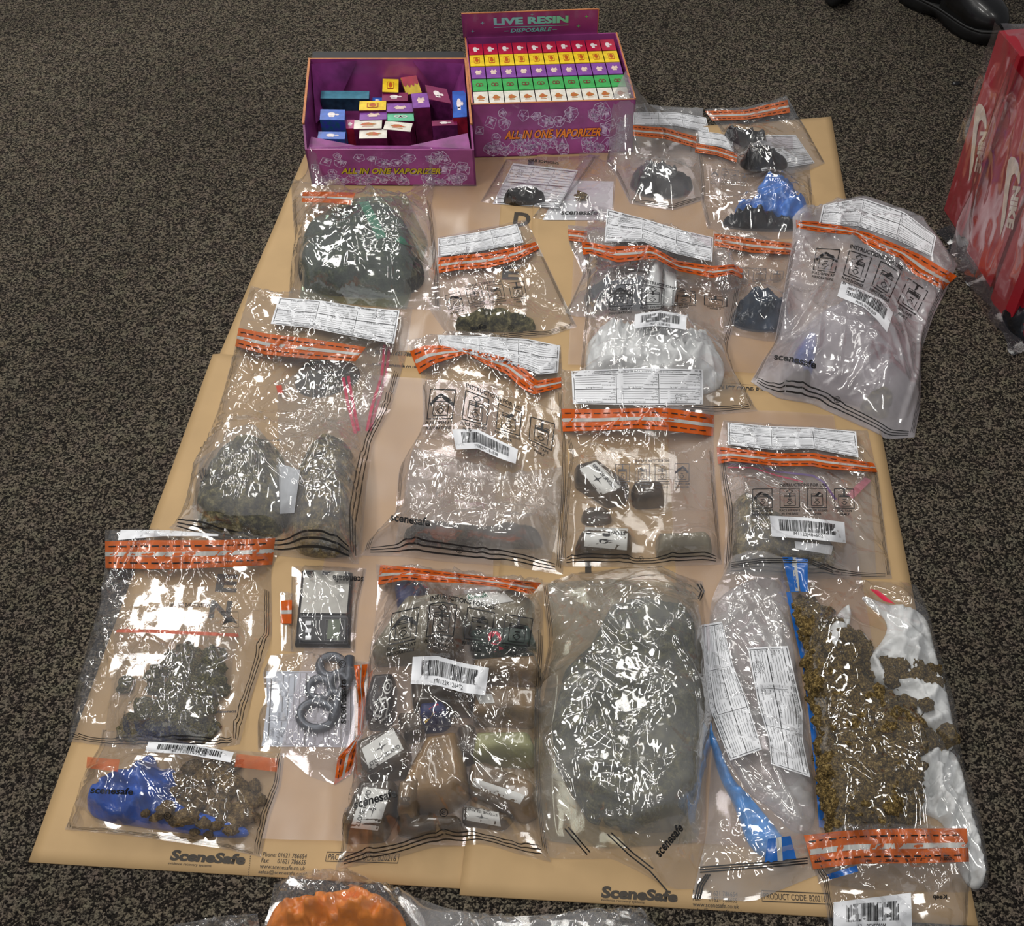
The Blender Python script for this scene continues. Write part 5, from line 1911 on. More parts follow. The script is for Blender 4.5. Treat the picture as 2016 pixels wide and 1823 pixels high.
a.frame(0.5, 0.3, 9.5, 4.7, 0.12)
a.poly([(1, 1.2), (4, 3.6), (7, 2.8), (9, 0.8), (7, 1.4), (4, 1.8)])
drape(a, [(472, 1237), (433, 1237)], [(471, 1203), (434, 1203)], 'instruction_print', INK, f16['root'])
seams(f16, 'LRB', u0=0.25)
logo(f16, [(466, 1404), (425, 1405)], [(466, 1398), (425, 1399)], 'scenesafe', GREYINK)

# scale bag
begin()
sc = solid([(593, 1120), (693, 1124), (690, 1276), (582, 1274)], 0.014, pmat('black_scale_plastic', (24, 25, 29), 0.35), 'pocket_scale', None, r=0.003, smooth_it=0, skirt=0.5, zf=0.5)
sroot = sc['root']
tag(sroot, 'black pocket scale with a steel weighing plate and small display', 'scale')
sroot['_o'] = list(sroot.location)
drape(art_panel(5, 5, 8, 8), [(592, 1208), (683, 1209)], [(600, 1123), (690, 1127)], 'weighing_plate', pmat('brushed_steel', (168, 166, 160), 0.35, metallic=0.55, var=0.04), sroot, 0.002, surf=sc['bv'])
drape(art_panel(5, 3, 6, 4), [(643, 1262), (668, 1262)], [(647, 1220), (671, 1220)], 'display', pmat('lcd_grey_green', (104, 112, 96), 0.2), sroot, 0.001, surf=sc['bv'])
for i, y in enumerate((1223, 1238, 1252)):
    drape(art_panel(3, 2, 2, 2), [(601, y + 8), (612, y + 8)], [(602, y), (613, y)], 'button', PAPERW, sroot, 0.001, surf=sc['bv'])
a = Art(10, 6)
a.frame(0.2, 0.2, 9.8, 5.8, 0.12)
a.frame(5.2, 0.8, 9.2, 5.2, 0.12)
drape(a, [(588, 1268), (686, 1270)], [(592, 1213), (686, 1214)], 'panel_print', GREYINK, sroot, 0.001, surf=sc['bv'])
f17 = film([(575, 1116), (640, 1114), (722, 1120)], [(706, 1190), (700, 1260)], [(573, 1284), (640, 1288), (700, 1286)], [(573, 1160), (572, 1230)], CLEAR, label='evidence bag with the pocket scale', ncr=16, amp=0.003, puff=0.002,
           folds=[([(608, 1128), (650, 1165), (676, 1215)], 0.006, 0.008)])
f17b = film([(552, 1165), (578, 1168)], [], [(554, 1282), (578, 1284)], [], CLEAR, parent=f17['root'], name='side_flap', ncr=4, amp=0.002, puff=0.001)
tape(f17b, [(553, 1228), (574, 1228)], [(553, 1183), (575, 1182)], printrows=False)
logo(f17, [(717, 1136), (655, 1133)], [(716, 1150), (656, 1146)])
mark_ring(f17, 612, 1131, 7)
seams(f17, 'LR', u0=0.02)

# knuckle shaped metal piece bag
begin()
KN = pmat('grey_metal', (92, 96, 104), 0.35, metallic=0.5, var=0.1)


def tube(pts, r, name, mat, parent=None, close=False, k=10):
    pts = [np.array(p, float) for p in pts]
    n = len(pts)
    V, F = [], []
    for i in range(n):
        d = (pts[(i + 1) % n] - pts[i - 1]) if close else (pts[min(i + 1, n - 1)] - pts[max(i - 1, 0)])
        d = d / np.linalg.norm(d)
        s_ = np.cross(d, ZUP)
        s_ /= max(np.linalg.norm(s_), 1e-6)
        u_ = np.cross(s_, d)
        for j in range(k):
            an = 2 * math.pi * j / k
            V.append(pts[i] + r * (s_ * math.cos(an) + u_ * math.sin(an)))
    for i in range(n if close else n - 1):
        a_, b_ = i * k, ((i + 1) % n) * k
        F += [(a_ + j, a_ + (j + 1) % k, b_ + (j + 1) % k, b_ + j) for j in range(k)]
    if not close:
        F += [tuple(range(k - 1, -1, -1)), tuple((n - 1) * k + j for j in range(k))]
    return obj(name, V, F, mat, parent)


r18 = root('evidence_bag', 'evidence bag with a grey ring shaped metal piece over white form paper', 'bag', on(620, 1400))
pf = drape(art_panel(26, 16, 26, 20), [(698, 1472), (698, 1400), (698, 1322)], [(515, 1470), (526, 1390), (524, 1322)], 'continuity_form', pmat('bluish_form_paper', (202, 208, 220), 0.5, var=0.01), r18, 0.001, surf=False)
drape(art_form(3, 2, 13), [(698, 1472), (698, 1322)], [(520, 1468), (528, 1322)], 'form_print', GREYINK, pf, 0.0006, surf=panel_bvh())
kc = on(630, 1370)
kroot = root('knuckleduster', 'grey metal piece with finger rings in the white form bag', 'metal piece', kc)
for (x, y, rx, ry) in ((655, 1318, 24, 20), (632, 1362, 22, 20), (626, 1414, 34, 26), (668, 1352, 16, 20)):
    c_ = on(x, y)
    tube([on(x + rx * math.cos(t_), y + ry * math.sin(t_)) + np.array([0, 0, 0.008]) for t_ in np.linspace(0, 2 * math.pi, 25)[:-1]], 0.0062, 'finger_ring', KN, kroot, True)
tube([on(*q) + np.array([0, 0, 0.008]) for q in ((690, 1300), (688, 1340), (668, 1380), (655, 1430))], 0.007, 'palm_bar', KN, kroot)
ks = BVHTree.FromPolygons([Vector(v) for v in np.array([[x, y, 0.02 + kc[2]] for x, y, _ in (on(600, 1300), on(690, 1300), on(680, 1440), on(595, 1440))])], [(0, 1, 2, 3)])
for (x, y) in ((655, 1318), (632, 1362), (626, 1414), (668, 1352), (640, 1340), (645, 1390)):
    p = on(x, y, _state['Gb'])
    splat(p[0], p[1], 0.024, p[2] + 0.016)
f18 = film([(533, 1291), (600, 1282), (730, 1305)], [(718, 1400), (712, 1450), (700, 1500)], [(508, 1478), (560, 1486), (610, 1530), (660, 1546), (694, 1524)], [(517, 1327), (524, 1374), (507, 1418)], CLEAR, parent=r18, ncr=46, amp=0.006,
           folds=[([(530, 1350), (560, 1375), (575, 1410)], 0.008, 0.005), ([(620, 1300), (650, 1340), (655, 1370)], 0.012, 0.007), ([(575, 1440), (650, 1425), (690, 1400)], 0.01, 0.006), ([(515, 1420), (545, 1450), (540, 1470)], 0.007, 0.005)])
tape(f18, [(658, 1546), (665, 1492), (704, 1451), (706, 1374), (697, 1310)], [(691, 1523), (712, 1451), (722, 1387), (716, 1348), (724, 1308)])
logo(f18, [(682, 1426), (683, 1338)], [(666, 1426), (668, 1338)])
mark_ring(f18, 674, 1308, 8)
seams(f18, 'L', u0=0.1)

# blue carrier and brown chunks
begin()
tape0 = None
solid([(168, 1606), (172, 1560), (190, 1530), (232, 1508), (262, 1500), (268, 1468), (290, 1462), (300, 1500), (335, 1492), (346, 1535), (350, 1580), (420, 1606), (490, 1630), (486, 1648), (420, 1646), (300, 1628)], 0.045, BLUEC, 'blue_carrier',
      'crumpled blue carrier bag beside the brown chunks, front left', 'carrier bag', r=0.03, fn=crumple(0.011, n=80), smooth_it=2, soft=True)
rl = [(455, 1550, 27, 17), (503, 1552, 10, 12), (380, 1587, 29, 14), (368, 1612, 22, 13), (330, 1596, 14, 12), (405, 1535, 22, 14), (360, 1545, 20, 12), (425, 1600, 22, 15), (470, 1612, 30, 20), (492, 1582, 20, 14), (440, 1577, 16, 10),
      (312, 1610, 14, 6), (288, 1602, 8, 6), (425, 1518, 26, 12), (385, 1515, 20, 11), (460, 1512, 18, 9), (402, 1624, 12, 8), (348, 1622, 11, 7), (456, 1636, 12, 9), (428, 1628, 13, 7), (514, 1578, 10, 9), (400, 1562, 16, 10), (345, 1562, 13, 9), (440, 1615, 12, 8),
      (480, 1560, 12, 10), (418, 1575, 12, 8), (385, 1640, 9, 6), (412, 1644, 8, 5), (372, 1570, 12, 8), (500, 1612, 10, 9), (450, 1594, 12, 8), (335, 1612, 8, 6)]
for i, (x, y, rx, ry) in enumerate(rl):
    sz = 'large' if rx > 24 else 'medium' if rx > 13 else 'small'
    place_lump(ROCKS, x, y, rx / 1480, 'resin_chunk', '%s brown crumbly chunk in the evidence bag with the blue carrier' % sz, 'chunk', '%s brown chunks in the front left bag' % sz, seed=200 + i, ry=ry / 1150)
f19 = film([(202, 1437), (250, 1446), (390, 1468), (470, 1478), (560, 1484)], [(554, 1547), (532, 1606)], [(128, 1634), (200, 1640), (276, 1648), (446, 1672), (514, 1688)], [(172, 1510), (143, 1595)], CLEAR, label='front left evidence bag with blue carrier plastic and brown chunks', ncr=40, amp=0.006, res=0.0034, puff=0.006,
           folds=[([(210, 1445), (225, 1490), (205, 1520)], 0.01, 0.005), ([(355, 1510), (372, 1545), (362, 1560)], 0.014, 0.007), ([(280, 1500), (330, 1520), (345, 1510)], 0.012, 0.007), ([(455, 1650), (462, 1640), (500, 1660)], 0.008, 0.004)])
for q in (([(170, 1512), (232, 1520)], [(172, 1490), (236, 1496)]), ([(462, 1510), (545, 1520)], [(466, 1484), (548, 1494)])):
    drape(art_panel(4, 2, 8, 4), q[0], q[1], 'orange_tape_end', pmat('sheer_orange_tape', (206, 96, 52), 0.25, alpha=0.55), f19['root'])
barcode(f19, [(286, 1481), (370, 1486), (454, 1502)], [(293, 1461), (380, 1466), (461, 1482)], 'M1123J191388', 7)
logo(f19, [(178, 1563), (262, 1566)], [(181, 1548), (264, 1553)])
mark_ring(f19, 330, 1607, 8)
seams(f19, 'LRB', u0=0.0)

# big bag of wrapped blocks, front centre
begin()


def blk(poly, H, mat, label, r=0.009, name='resin_block', skirt=0.5, am=0.001, cat='block', **kw):
    c_ = np.mean(np.array(poly, float), 0)
    poly = [(c_[0] + (p[0] - c_[0]) * 1.1, c_[1] + (p[1] - c_[1]) * 1.08) for p in poly]
    return solid(poly, H, mat, name, label, cat, r=r, smooth_it=kw.pop('sm', 1), fn=crumple(am, n=14), skirt=skirt, **kw)


k1 = blk([(778, 1146), (812, 1140), (838, 1156), (820, 1200), (786, 1204)], 0.03, NAVY, 'navy block with a pink print at the top of the block bag')
a = Art(8, 8)
a.poly([(2, 4), (3.4, 6), (4, 4.8), (5.4, 6.8), (6, 5.2), (7.2, 5.4), (6.2, 3.6), (6.8, 2), (4.8, 3), (3, 2.2)])
drape(a, [(800, 1166), (846, 1172)], [(806, 1144), (850, 1148)], 'pink_print', REDP, k1['root'], surf=k1['bv'])
k2 = blk([(800, 1172), (872, 1168), (884, 1200), (880, 1262), (868, 1300), (748, 1306), (742, 1290)], 0.05, RESING, 'large grey taped block at the upper left of the block bag', r=0.02, am=0.005)
k3 = blk([(892, 1176), (1010, 1158), (1046, 1190), (1040, 1240), (930, 1252), (896, 1230)], 0.04, RESING, 'grey taped block carrying a green lettered card at the upper right of the block bag', r=0.02, am=0.004)
a = Art(8, 6)
a.text('AYAHUM', 2.2, 2.6, 1.9, w=4.2, bold=0.04, align='c')
p = drape(art_panel(8, 6, 8, 6), [(929, 1197), (1012, 1184)], [(912, 1163), (976, 1152)], 'lettered_card', WLAB, k3['root'], 0.001, surf=k3['bv'])
drape(a, [(929, 1197), (1012, 1184)], [(912, 1163), (976, 1152)], 'card_print', GREENP, p, 0.0016, surf=k3['bv'])
k4 = blk([(928, 1242), (1040, 1228), (1052, 1280), (940, 1296)], 0.036, pmat('dark_green_wrap', (40, 62, 52), 0.35), 'dark green wrapped block with a red badge, right of the barcode')
a = Art(8, 6)
a.disc(3.0, 3.4, 1.0, 1.6)
a.poly([(2.4, 2.4), (4.0, 3), (4.0, 0.6), (2.6, 0.2)])
drape(a, [(940, 1290), (1044, 1276)], [(930, 1238), (1036, 1228)], 'red_badge', REDP, k4['root'], surf=k4['bv'])
k5 = blk([(936, 1300), (1052, 1288), (1062, 1330), (1060, 1348), (938, 1344)], 0.045, RESIN, 'brown wrapped block at the right edge, topmost of two, in the block bag')
k6 = blk([(936, 1360), (1058, 1352), (1060, 1418), (1042, 1430), (938, 1426)], 0.045, RESIN, 'striped brown block below the topmost brown one at the right edge')
drape(art_panel(4, 2, 4, 3), [(944, 1386), (974, 1384)], [(936, 1368), (968, 1366)], 'paper_slip', WLAB, k6['root'], surf=k6['bv'])
k7 = blk([(812, 1330), (926, 1340), (932, 1380), (922, 1410), (820, 1400)], 0.035, RESIND, 'dark block right under the barcode of the block bag')
k8 = blk([(732, 1330), (774, 1326), (776, 1400), (764, 1434), (726, 1432), (722, 1390)], 0.045, pmat('dark_brown_wrap', (44, 34, 32), 0.3, coat=0.5), 'dark brown block with a scribbled white badge at the left edge')
a = Art(8, 12)
a.ring(5.6, 9.6, 1.6, 0.4)
a.ring(5.6, 9.6, 0.8, 0.3)
a.path([(1.2, 6), (3, 4.6), (1.6, 3), (4.4, 2.4), (5.4, 4.6), (3.2, 6.4), (5.6, 7), (6.6, 5), (6.2, 2.2), (3.2, 0.8), (1.2, 2.0)], 0.55)
a.text('BACKW', 1.0, 6.2, 0.8, w=4, rot=1.5, align='l')
drape(a, [(724, 1432), (766, 1432)], [(738, 1332), (778, 1332)], 'white_badge', WLAB, k8['root'], surf=k8['bv'])
k9 = blk([(704, 1468), (776, 1430), (804, 1470), (800, 1520), (728, 1545), (706, 1520)], 0.05, RESIND, 'block with an upright white sticker at the left edge of the block bag')
facelabel(k9, [(728, 1518), (795, 1476)], [(712, 1474), (774, 1434)], 'white_sticker', [(star_text(), GLABEL, 'sticker_print')])
k10 = blk([(838, 1452), (896, 1440), (912, 1500), (920, 1560), (890, 1590), (822, 1602), (796, 1570), (820, 1500)], 0.06, pmat('tan_resin_block', (142, 112, 72), 0.3, var=0.15, scale=26, bump=0.3, bscale=40, coat=0.8, bdist=0.003), 'tall tilted brown block in the middle of the block bag', r=0.015)
k11 = blk([(940, 1442), (1040, 1440), (1052, 1490), (1046, 1508), (938, 1506)], 0.05, RESINP, 'pale green block at the right edge of the block bag')
a = Art(8, 8)
a.poly([(3.4, 7.4), (5.6, 7.0), (6.8, 5.0), (4.6, 4.4), (3.0, 5.6)])
b = Art(8, 8)
b.poly([(1.2, 4.0), (3.2, 5.4), (4.4, 4.0), (3.2, 2.6), (2.2, 1.4), (1.0, 2.4)])
k12 = blk([(826, 1388), (872, 1378), (886, 1410), (872, 1436), (830, 1440)], 0.05, NAVY, 'navy block with red and yellow marks in the middle of the block bag')
drape(a, [(822, 1434), (880, 1434)], [(824, 1380), (878, 1378)], 'red_mark', REDP, k12['root'], surf=k12['bv'])
drape(b, [(822, 1434), (880, 1434)], [(824, 1380), (878, 1378)], 'yellow_mark', YELP, k12['root'], surf=k12['bv'])
k13 = blk([(928, 1506), (960, 1500), (1052, 1552), (1054, 1600), (1030, 1616), (930, 1560)], 0.05, RESIN, 'long brown bar with a white side strip, lower right of the block bag')
drape(art_panel(10, 1.5, 12, 3), [(930, 1548), (1024, 1584)], [(932, 1532), (1034, 1566)], 'white_side_strip', WLAB, k13['root'], 0.001, surf=k13['bv'])
k14 = blk([(914, 1584), (984, 1596), (1010, 1606), (990, 1634), (914, 1620)], 0.022, RESIND, 'flat block with an upside down white sticker at the foot of the block bag')
facelabel(k14, [(982, 1600), (914, 1585)], [(986, 1628), (912, 1614)], 'white_sticker', [(star_text('STONE ISLAND'), GLABEL, 'sticker_print')])
k15 = blk([(708, 1540), (778, 1536), (776, 1590), (756, 1652), (684, 1656), (680, 1640)], 0.055, RESIND, 'block with a sideways white sticker in the near left corner of the block bag')
facelabel(k15, [(690, 1630), (716, 1550)], [(744, 1636), (770, 1556)], 'white_sticker', [(star_text(), GLABEL, 'sticker_print')])
k17 = blk([(840, 1190), (906, 1196), (912, 1262), (886, 1300), (850, 1290)], 0.03, RESIND, 'dark brown block wedged between the two grey taped ones')
k18 = blk([(782, 1404), (832, 1400), (836, 1452), (800, 1462)], 0.034, RESIND, 'small dark block right of the upright white sticker')
k19 = blk([(900, 1430), (934, 1424), (938, 1500), (912, 1506)], 0.03, RESIND, 'dark narrow block between the tall tilted block and the pale green one')
k20 = blk([(782, 1530), (820, 1526), (816, 1598), (784, 1602)], 0.034, RESIN, 'brown block between the sideways sticker and the tall tilted block')
k16 = blk([(790, 1600), (900, 1604), (905, 1640), (820, 1652), (786, 1640)], 0.03, RESIND, 'dark low block at the near edge of the block bag')
f20 = film([(740, 1112), (813, 1116), (930, 1128), (1068, 1144)], [(1072, 1284), (1064, 1460), (1070, 1600)], [(660, 1714), (778, 1690), (854, 1668), (951, 1662), (1020, 1682), (1084, 1698)], [(744, 1156), (738, 1228), (724, 1311), (720, 1401), (698, 1505), (680, 1643)], CLEAR,
           label='big evidence bag crammed with wrapped brown blocks, front centre', ncr=80, amp=0.007, res=0.0036, puff=0.007, clen=0.07,
           folds=[([(850, 1240), (842, 1320), (840, 1360)], 0.014, 0.006), ([(868, 1236), (900, 1330), (912, 1410)], 0.014, 0.007), ([(840, 1360), (900, 1420), (970, 1480), (1060, 1560)], 0.014, 0.009), ([(775, 1520), (830, 1500), (860, 1470)], 0.012, 0.006),
                  ([(840, 1500), (900, 1560), (1000, 1630), (1070, 1690)], 0.014, 0.009), ([(980, 1200), (1040, 1160), (1068, 1148)], 0.012, 0.007), ([(1016, 1360), (1026, 1400), (1000, 1435)], 0.014, 0.007), ([(930, 1410), (960, 1330), (1040, 1220)], 0.012, 0.007)])
tape(f20, [(744, 1152), (795, 1142), (850, 1146), (916, 1149), (986, 1157), (1048, 1171)], [(749, 1112), (813, 1118), (860, 1124), (916, 1131), (1000, 1140), (1065, 1148)])
instr(f20, [(752, 1296), (860, 1274), (960, 1286), (1050, 1294)], [(764, 1192), (870, 1166), (960, 1186), (1062, 1204)])
barcode(f20, [(809, 1347), (860, 1350), (910, 1364), (955, 1370)], [(813, 1294), (860, 1292), (910, 1306), (963, 1316)], 'M1122K126472', 8)
logo(f20, [(697, 1594), (782, 1570)], [(697, 1576), (778, 1551)])
mark_ring(f20, 874, 1601, 9)
seams(f20, 'LRB', u0=0.25)

# vacuum pack of herb
begin()
solid([(1200, 1180), (1262, 1164), (1350, 1172), (1372, 1210), (1382, 1400), (1374, 1560), (1330, 1634), (1240, 1640), (1160, 1616), (1096, 1500), (1086, 1420), (1110, 1310), (1160, 1262)], 0.05, HERBG, 'herbal_pack',
      'large flat slab of grey green herb in the front bag right of the blocks', 'herbal pack', r=0.035, fn=herb_fn(0.011, 0.014), smooth_it=1)
fv = film([(1078, 1150), (1180, 1140), (1380, 1150)], [(1390, 1290), (1396, 1430), (1386, 1600)], [(1070, 1650), (1200, 1672), (1372, 1660)], [(1090, 1270), (1062, 1400), (1064, 1540)], HAZY, name='pouch_film', label='hazy grey vacuum pouch tight round the large herb slab', cat='pouch', rt='vacuum_pouch',
          back=False, amp=0.004, ncr=26, clen=0.06, folds=[([(1140, 1215), (1220, 1260), (1290, 1310), (1330, 1275)], 0.014, 0.008), ([(1140, 1305), (1220, 1350), (1290, 1366)], 0.012, 0.006), ([(1150, 1430), (1240, 1500), (1230, 1580)], 0.010, 0.007),
                                                           ([(1070, 1360), (1120, 1375), (1210, 1372)], 0.012, 0.006), ([(1062, 1500), (1150, 1520), (1240, 1520)], 0.012, 0.006), ([(1065, 1540), (1140, 1555), (1220, 1580)], 0.012, 0.006)])
fv['film'].data.materials[0] = film_mat('vacuum_pouch', tint=(232, 234, 226), milk=0.26, milkc=(210, 212, 206), rough=0.09, bump=0.12)
f21 = film([(1066, 1146), (1141, 1125), (1293, 1118), (1384, 1146)], [(1390, 1281), (1404, 1426), (1392, 1560), (1390, 1643)], [(1082, 1688), (1160, 1692), (1203, 1690), (1257, 1716), (1320, 1752), (1378, 1750)], [(1080, 1263), (1050, 1400), (1051, 1535), (1062, 1640)], CLEAR,
           label='evidence bag round the hazy vacuum pack of herb, front right of centre', ncr=60, amp=0.006, res=0.0038, puff=0.007, clen=0.08,
           folds=[([(1095, 1150), (1170, 1220), (1210, 1250)], 0.012, 0.008), ([(1120, 1130), (1180, 1200), (1215, 1246)], 0.012, 0.007), ([(1330, 1272), (1370, 1350), (1385, 1430)], 0.012, 0.007), ([(1120, 1640), (1240, 1640), (1365, 1614)], 0.012, 0.007),
                  ([(1230, 1230), (1240, 1250), (1260, 1262)], 0.014, 0.008), ([(1190, 1640), (1270, 1700), (1320, 1750)], 0.01, 0.006), ([(1100, 1630), (1190, 1690)], 0.01, 0.006), ([(1340, 1580), (1350, 1650)], 0.01, 0.006)])
logo(f21, [(1300, 1690), (1346, 1634)], [(1286, 1674), (1336, 1618)])
seams(f21, 'LT', u0=0.02, v1=0.5)
for q in ([(1112, 1632), (1134, 1658), (1156, 1683)], [(1119, 1629), (1141, 1655), (1162, 1679)], [(1196, 1643), (1240, 1685), (1279, 1715), (1314, 1755)], [(1203, 1640), (1246, 1680), (1286, 1711)], [(1379, 1150), (1386, 1164), (1379, 1182)], [(1373, 1150), (1381, 1164), (1375, 1180)]):
    stroke(f21, q, 0.0018, 'seam_print', INK)

# narrow bag with papers and blue plastic
begin()
solid([(1392, 1420), (1412, 1450), (1440, 1530), (1480, 1570), (1520, 1620), (1570, 1690), (1510, 1694), (1470, 1664), (1450, 1590), (1412, 1520)], 0.016, pmat('sky_blue_plastic', (66, 140, 214), 0.3, var=0.15, coat=0.5), 'blue_plastic', 'folded strip of blue plastic in the narrow bag with two form strips', 'plastic', r=0.012, fn=crumple(0.006, n=26), zf=0.3)
solid([(1478, 1268), (1500, 1262), (1508, 1275), (1500, 1330), (1512, 1392), (1494, 1400), (1482, 1330)], 0.008, pmat('faded_red_plastic', (176, 60, 68), 0.4), 'red_strip', 'faded red strip beside the form paper in the narrow bag', 'plastic', r=0.006)
solid([(1402, 1190), (1440, 1150), (1530, 1122), (1550, 1190), (1566, 1290), (1588, 1440), (1606, 1560), (1604, 1636), (1560, 1642), (1520, 1590), (1470, 1560), (1430, 1480), (1400, 1400), (1392, 1280)], 0.006,
      film_mat('white_wrapping_film', milk=0.6, milkc=(222, 222, 224), rough=0.15, bump=0.15), 'white_wrapping', 'sheer white plastic wrapping behind the two form strips of the narrow bag', 'plastic', r=0.02, fn=crumple(0.006, n=60, clen=0.08), soft=True, drape_base=True)
f22 = film([(1432, 1108), (1536, 1098), (1560, 1100)], [(1562, 1170), (1572, 1290), (1592, 1450), (1614, 1600)], [(1362, 1768), (1480, 1776), (1612, 1722)], [(1400, 1180), (1392, 1280), (1404, 1430), (1392, 1640)], MILKY,
           label='long narrow evidence bag with two rotated form strips, between the herb bags', ncr=50, amp=0.006, res=0.0038, puff=0.006, clen=0.08,
           folds=[([(1420, 1500), (1470, 1580), (1540, 1640)], 0.012, 0.008), ([(1400, 1215), (1480, 1250), (1550, 1270)], 0.008, 0.006), ([(1500, 1480), (1540, 1560), (1570, 1620)], 0.01, 0.008)])
form(f22, [(1437, 1498), (1397, 1395), (1386, 1310), (1386, 1230)][::-1], [(1500, 1476), (1470, 1378), (1443, 1310), (1421, 1224)][::-1], 14)
form(f22, [(1551, 1272), (1580, 1402), (1580, 1457), (1595, 1531)], [(1472, 1276), (1492, 1384), (1514, 1457), (1518, 1505)], 15)
drape(art_panel(10, 2, 10, 3), [(1505, 1700), (1568, 1692)], [(1512, 1652), (1556, 1646)], 'blue_tape', BLUET, f22['root'])
drape(art_panel(10, 2, 10, 3), [(1531, 1697), (1541, 1696)], [(1528, 1650), (1538, 1648)], 'release_liner', SILVER, f22['root'], 0.001)
for k in range(3):
    stroke(f22, [(1378, 1708 + 5 * k), (1440, 1703 + 5 * k), (1520, 1697 + 5 * k), (1590, 1690 + 5 * k)], 0.0018, 'seam_print', INK)
    stroke(f22, [(1368 + 5 * k, 1770), (1374 + 5 * k, 1744), (1390 + 4 * k, 1722)], 0.0018, 'seam_print', INK)

# open bag of buds with torn white carrier
begin()
HP = [(1576, 1190), (1604, 1180), (1632, 1228), (1668, 1240), (1704, 1262), (1706, 1330), (1760, 1370), (1800, 1400), (1846, 1474), (1806, 1510), (1796, 1560), (1790, 1612), (1700, 1632), (1640, 1634), (1626, 1560), (1614, 1440), (1594, 1300)]
solid(HP, 0.03, HERB, 'loose_herb', 'loose crumbled herb under the buds of the big open looking bag', 'herb', r=0.03, fn=herb_fn(0.007, 0.009), kind='stuff')
buds(HP, 190, (0.009, 0.0155), BUDS, 'brown green bud in the big heap of the bag at the front right', 'buds heaped in the front right bag', seed=21)
def flat_sheet(poly, H, label, amp=0.012, n=60, r=0.008):
    return solid(poly, H, WHITEC, 'torn_carrier', label, 'carrier bag', r=r, fn=crumple(amp, n=n, clen=0.06), drape_base=True, smooth_it=2, zf=0.2, skirt=0.3, group=None)


flat_sheet([(1672, 1176), (1690, 1168), (1755, 1196), (1790, 1196), (1828, 1210), (1842, 1280), (1870, 1380), (1884, 1468), (1856, 1478), (1812, 1430), (1796, 1388), (1740, 1360), (1690, 1336), (1672, 1318), (1650, 1300), (1624, 1290), (1622, 1262), (1640, 1226),
            (1662, 1196)][:0] or [(1690, 1168), (1755, 1194), (1790, 1194), (1828, 1210), (1842, 1280), (1870, 1380), (1886, 1468), (1858, 1480), (1814, 1432), (1790, 1392), (1740, 1362), (1708, 1340), (1706, 1296), (1742, 1258), (1750, 1222), (1712, 1192)], 0.012,
           'upper piece of torn white carrier beside the bud heap')
flat_sheet([(1655, 1190), (1676, 1172), (1684, 1196), (1668, 1240), (1676, 1290), (1690, 1326), (1672, 1330), (1640, 1300), (1622, 1284), (1624, 1258), (1640, 1224)], 0.010, 'narrow twisted white carrier rim at the upper left of the bud heap', n=30)
flat_sheet([(1786, 1520), (1830, 1490), (1862, 1468), (1890, 1486), (1908, 1570), (1925, 1660), (1944, 1744), (1905, 1750), (1880, 1690), (1862, 1620), (1820, 1600), (1788, 1580)], 0.016, 'lower crumpled piece of white carrier trailing to the near right corner', amp=0.016, n=80)
buds([(1738, 1300), (1780, 1296), (1850, 1320), (1848, 1344), (1800, 1344), (1775, 1335), (1760, 1358), (1742, 1330)], 16, (0.007, 0.011), BUDS, 'bud in the small cluster lying on the upper white carrier piece', 'buds on the white carrier', seed=31)
place_lump(BUDS, 1822, 1391, 0.009, 'dried_bud', 'small single bud on the white carrier, right of the heap', 'bud', seed=41)
place_lump(BUDS, 1864, 1452, 0.013, 'dried_bud', 'large single bud near the right rim of the white carrier', 'bud', seed=42)
place_lump(BUDS, 1802, 1514, 0.011, 'dried_bud', 'single bud at the left tip of the lower white carrier piece', 'bud', seed=43)
buds([(1648, 1236), (1700, 1250), (1704, 1290), (1680, 1318), (1660, 1270)], 12, (0.008, 0.012), BUDS, 'bud showing through the gap in the white carrier', 'buds in the carrier gap', seed=33)
f23 = film([(1538, 1098), (1590, 1100), (1641, 1123), (1711, 1145), (1803, 1152)], [(1826, 1200), (1844, 1266), (1882, 1391), (1894, 1494), (1928, 1597), (1948, 1714)], [(1610, 1740), (1700, 1752), (1800, 1756), (1900, 1758), (1944, 1748)], [(1552, 1160), (1578, 1300), (1592, 1450), (1612, 1560), (1618, 1640)],
           CLEAR, label='largest evidence bag, front right, with a heap of buds and torn white carrier', ncr=46, amp=0.0045, res=0.004, puff=0.006, clen=0.08,
           folds=[([(1575, 1320), (1600, 1260), (1638, 1200)], 0.012, 0.006), ([(1600, 1450), (1625, 1420), (1630, 1370)], 0.01, 0.006), ([(1600, 1480), (1660, 1500), (1720, 1540), (1770, 1530)], 0.01, 0.006), ([(1705, 1400), (1712, 1440), (1722, 1490)], 0.01, 0.005),
                  ([(1640, 1130), (1740, 1180), (1830, 1230)], 0.01, 0.006), ([(1880, 1500), (1860, 1560), (1900, 1640)], 0.012, 0.007), ([(1775, 1640), (1778, 1590), (1765, 1560)], 0.01, 0.005)])
f23['film'].data.materials[0] = film_mat('clearest_polythene', milk=0.025)
drape(art_panel(2, 6, 4, 10), [(1556, 1166), (1572, 1166)], [(1540, 1097), (1560, 1097)], 'blue_tape', BLUET, f23['root'])
drape(art_panel(2, 6, 4, 10), [(1576, 1165), (1590, 1166)], [(1566, 1098), (1590, 1100)], 'blue_tape', BLUET, f23['root'])
drape(art_panel(2, 6, 4, 10), [(1566, 1164), (1574, 1164)], [(1558, 1097), (1568, 1098)], 'release_liner', SILVER, f23['root'])
stroke(f23, [(1552, 1166), (1566, 1230), (1586, 1320), (1600, 1430), (1610, 1520), (1618, 1630)], 0.007, 'blue_border', BLUET)
for k in range(3):
    stroke(f23, [(1440, 1108 + 4 * k), (1500, 1100 + 4 * k), (1590, 1100 + 4 * k), (1640, 1120 + 4 * k)], 0.0016, 'seam_print', INK)
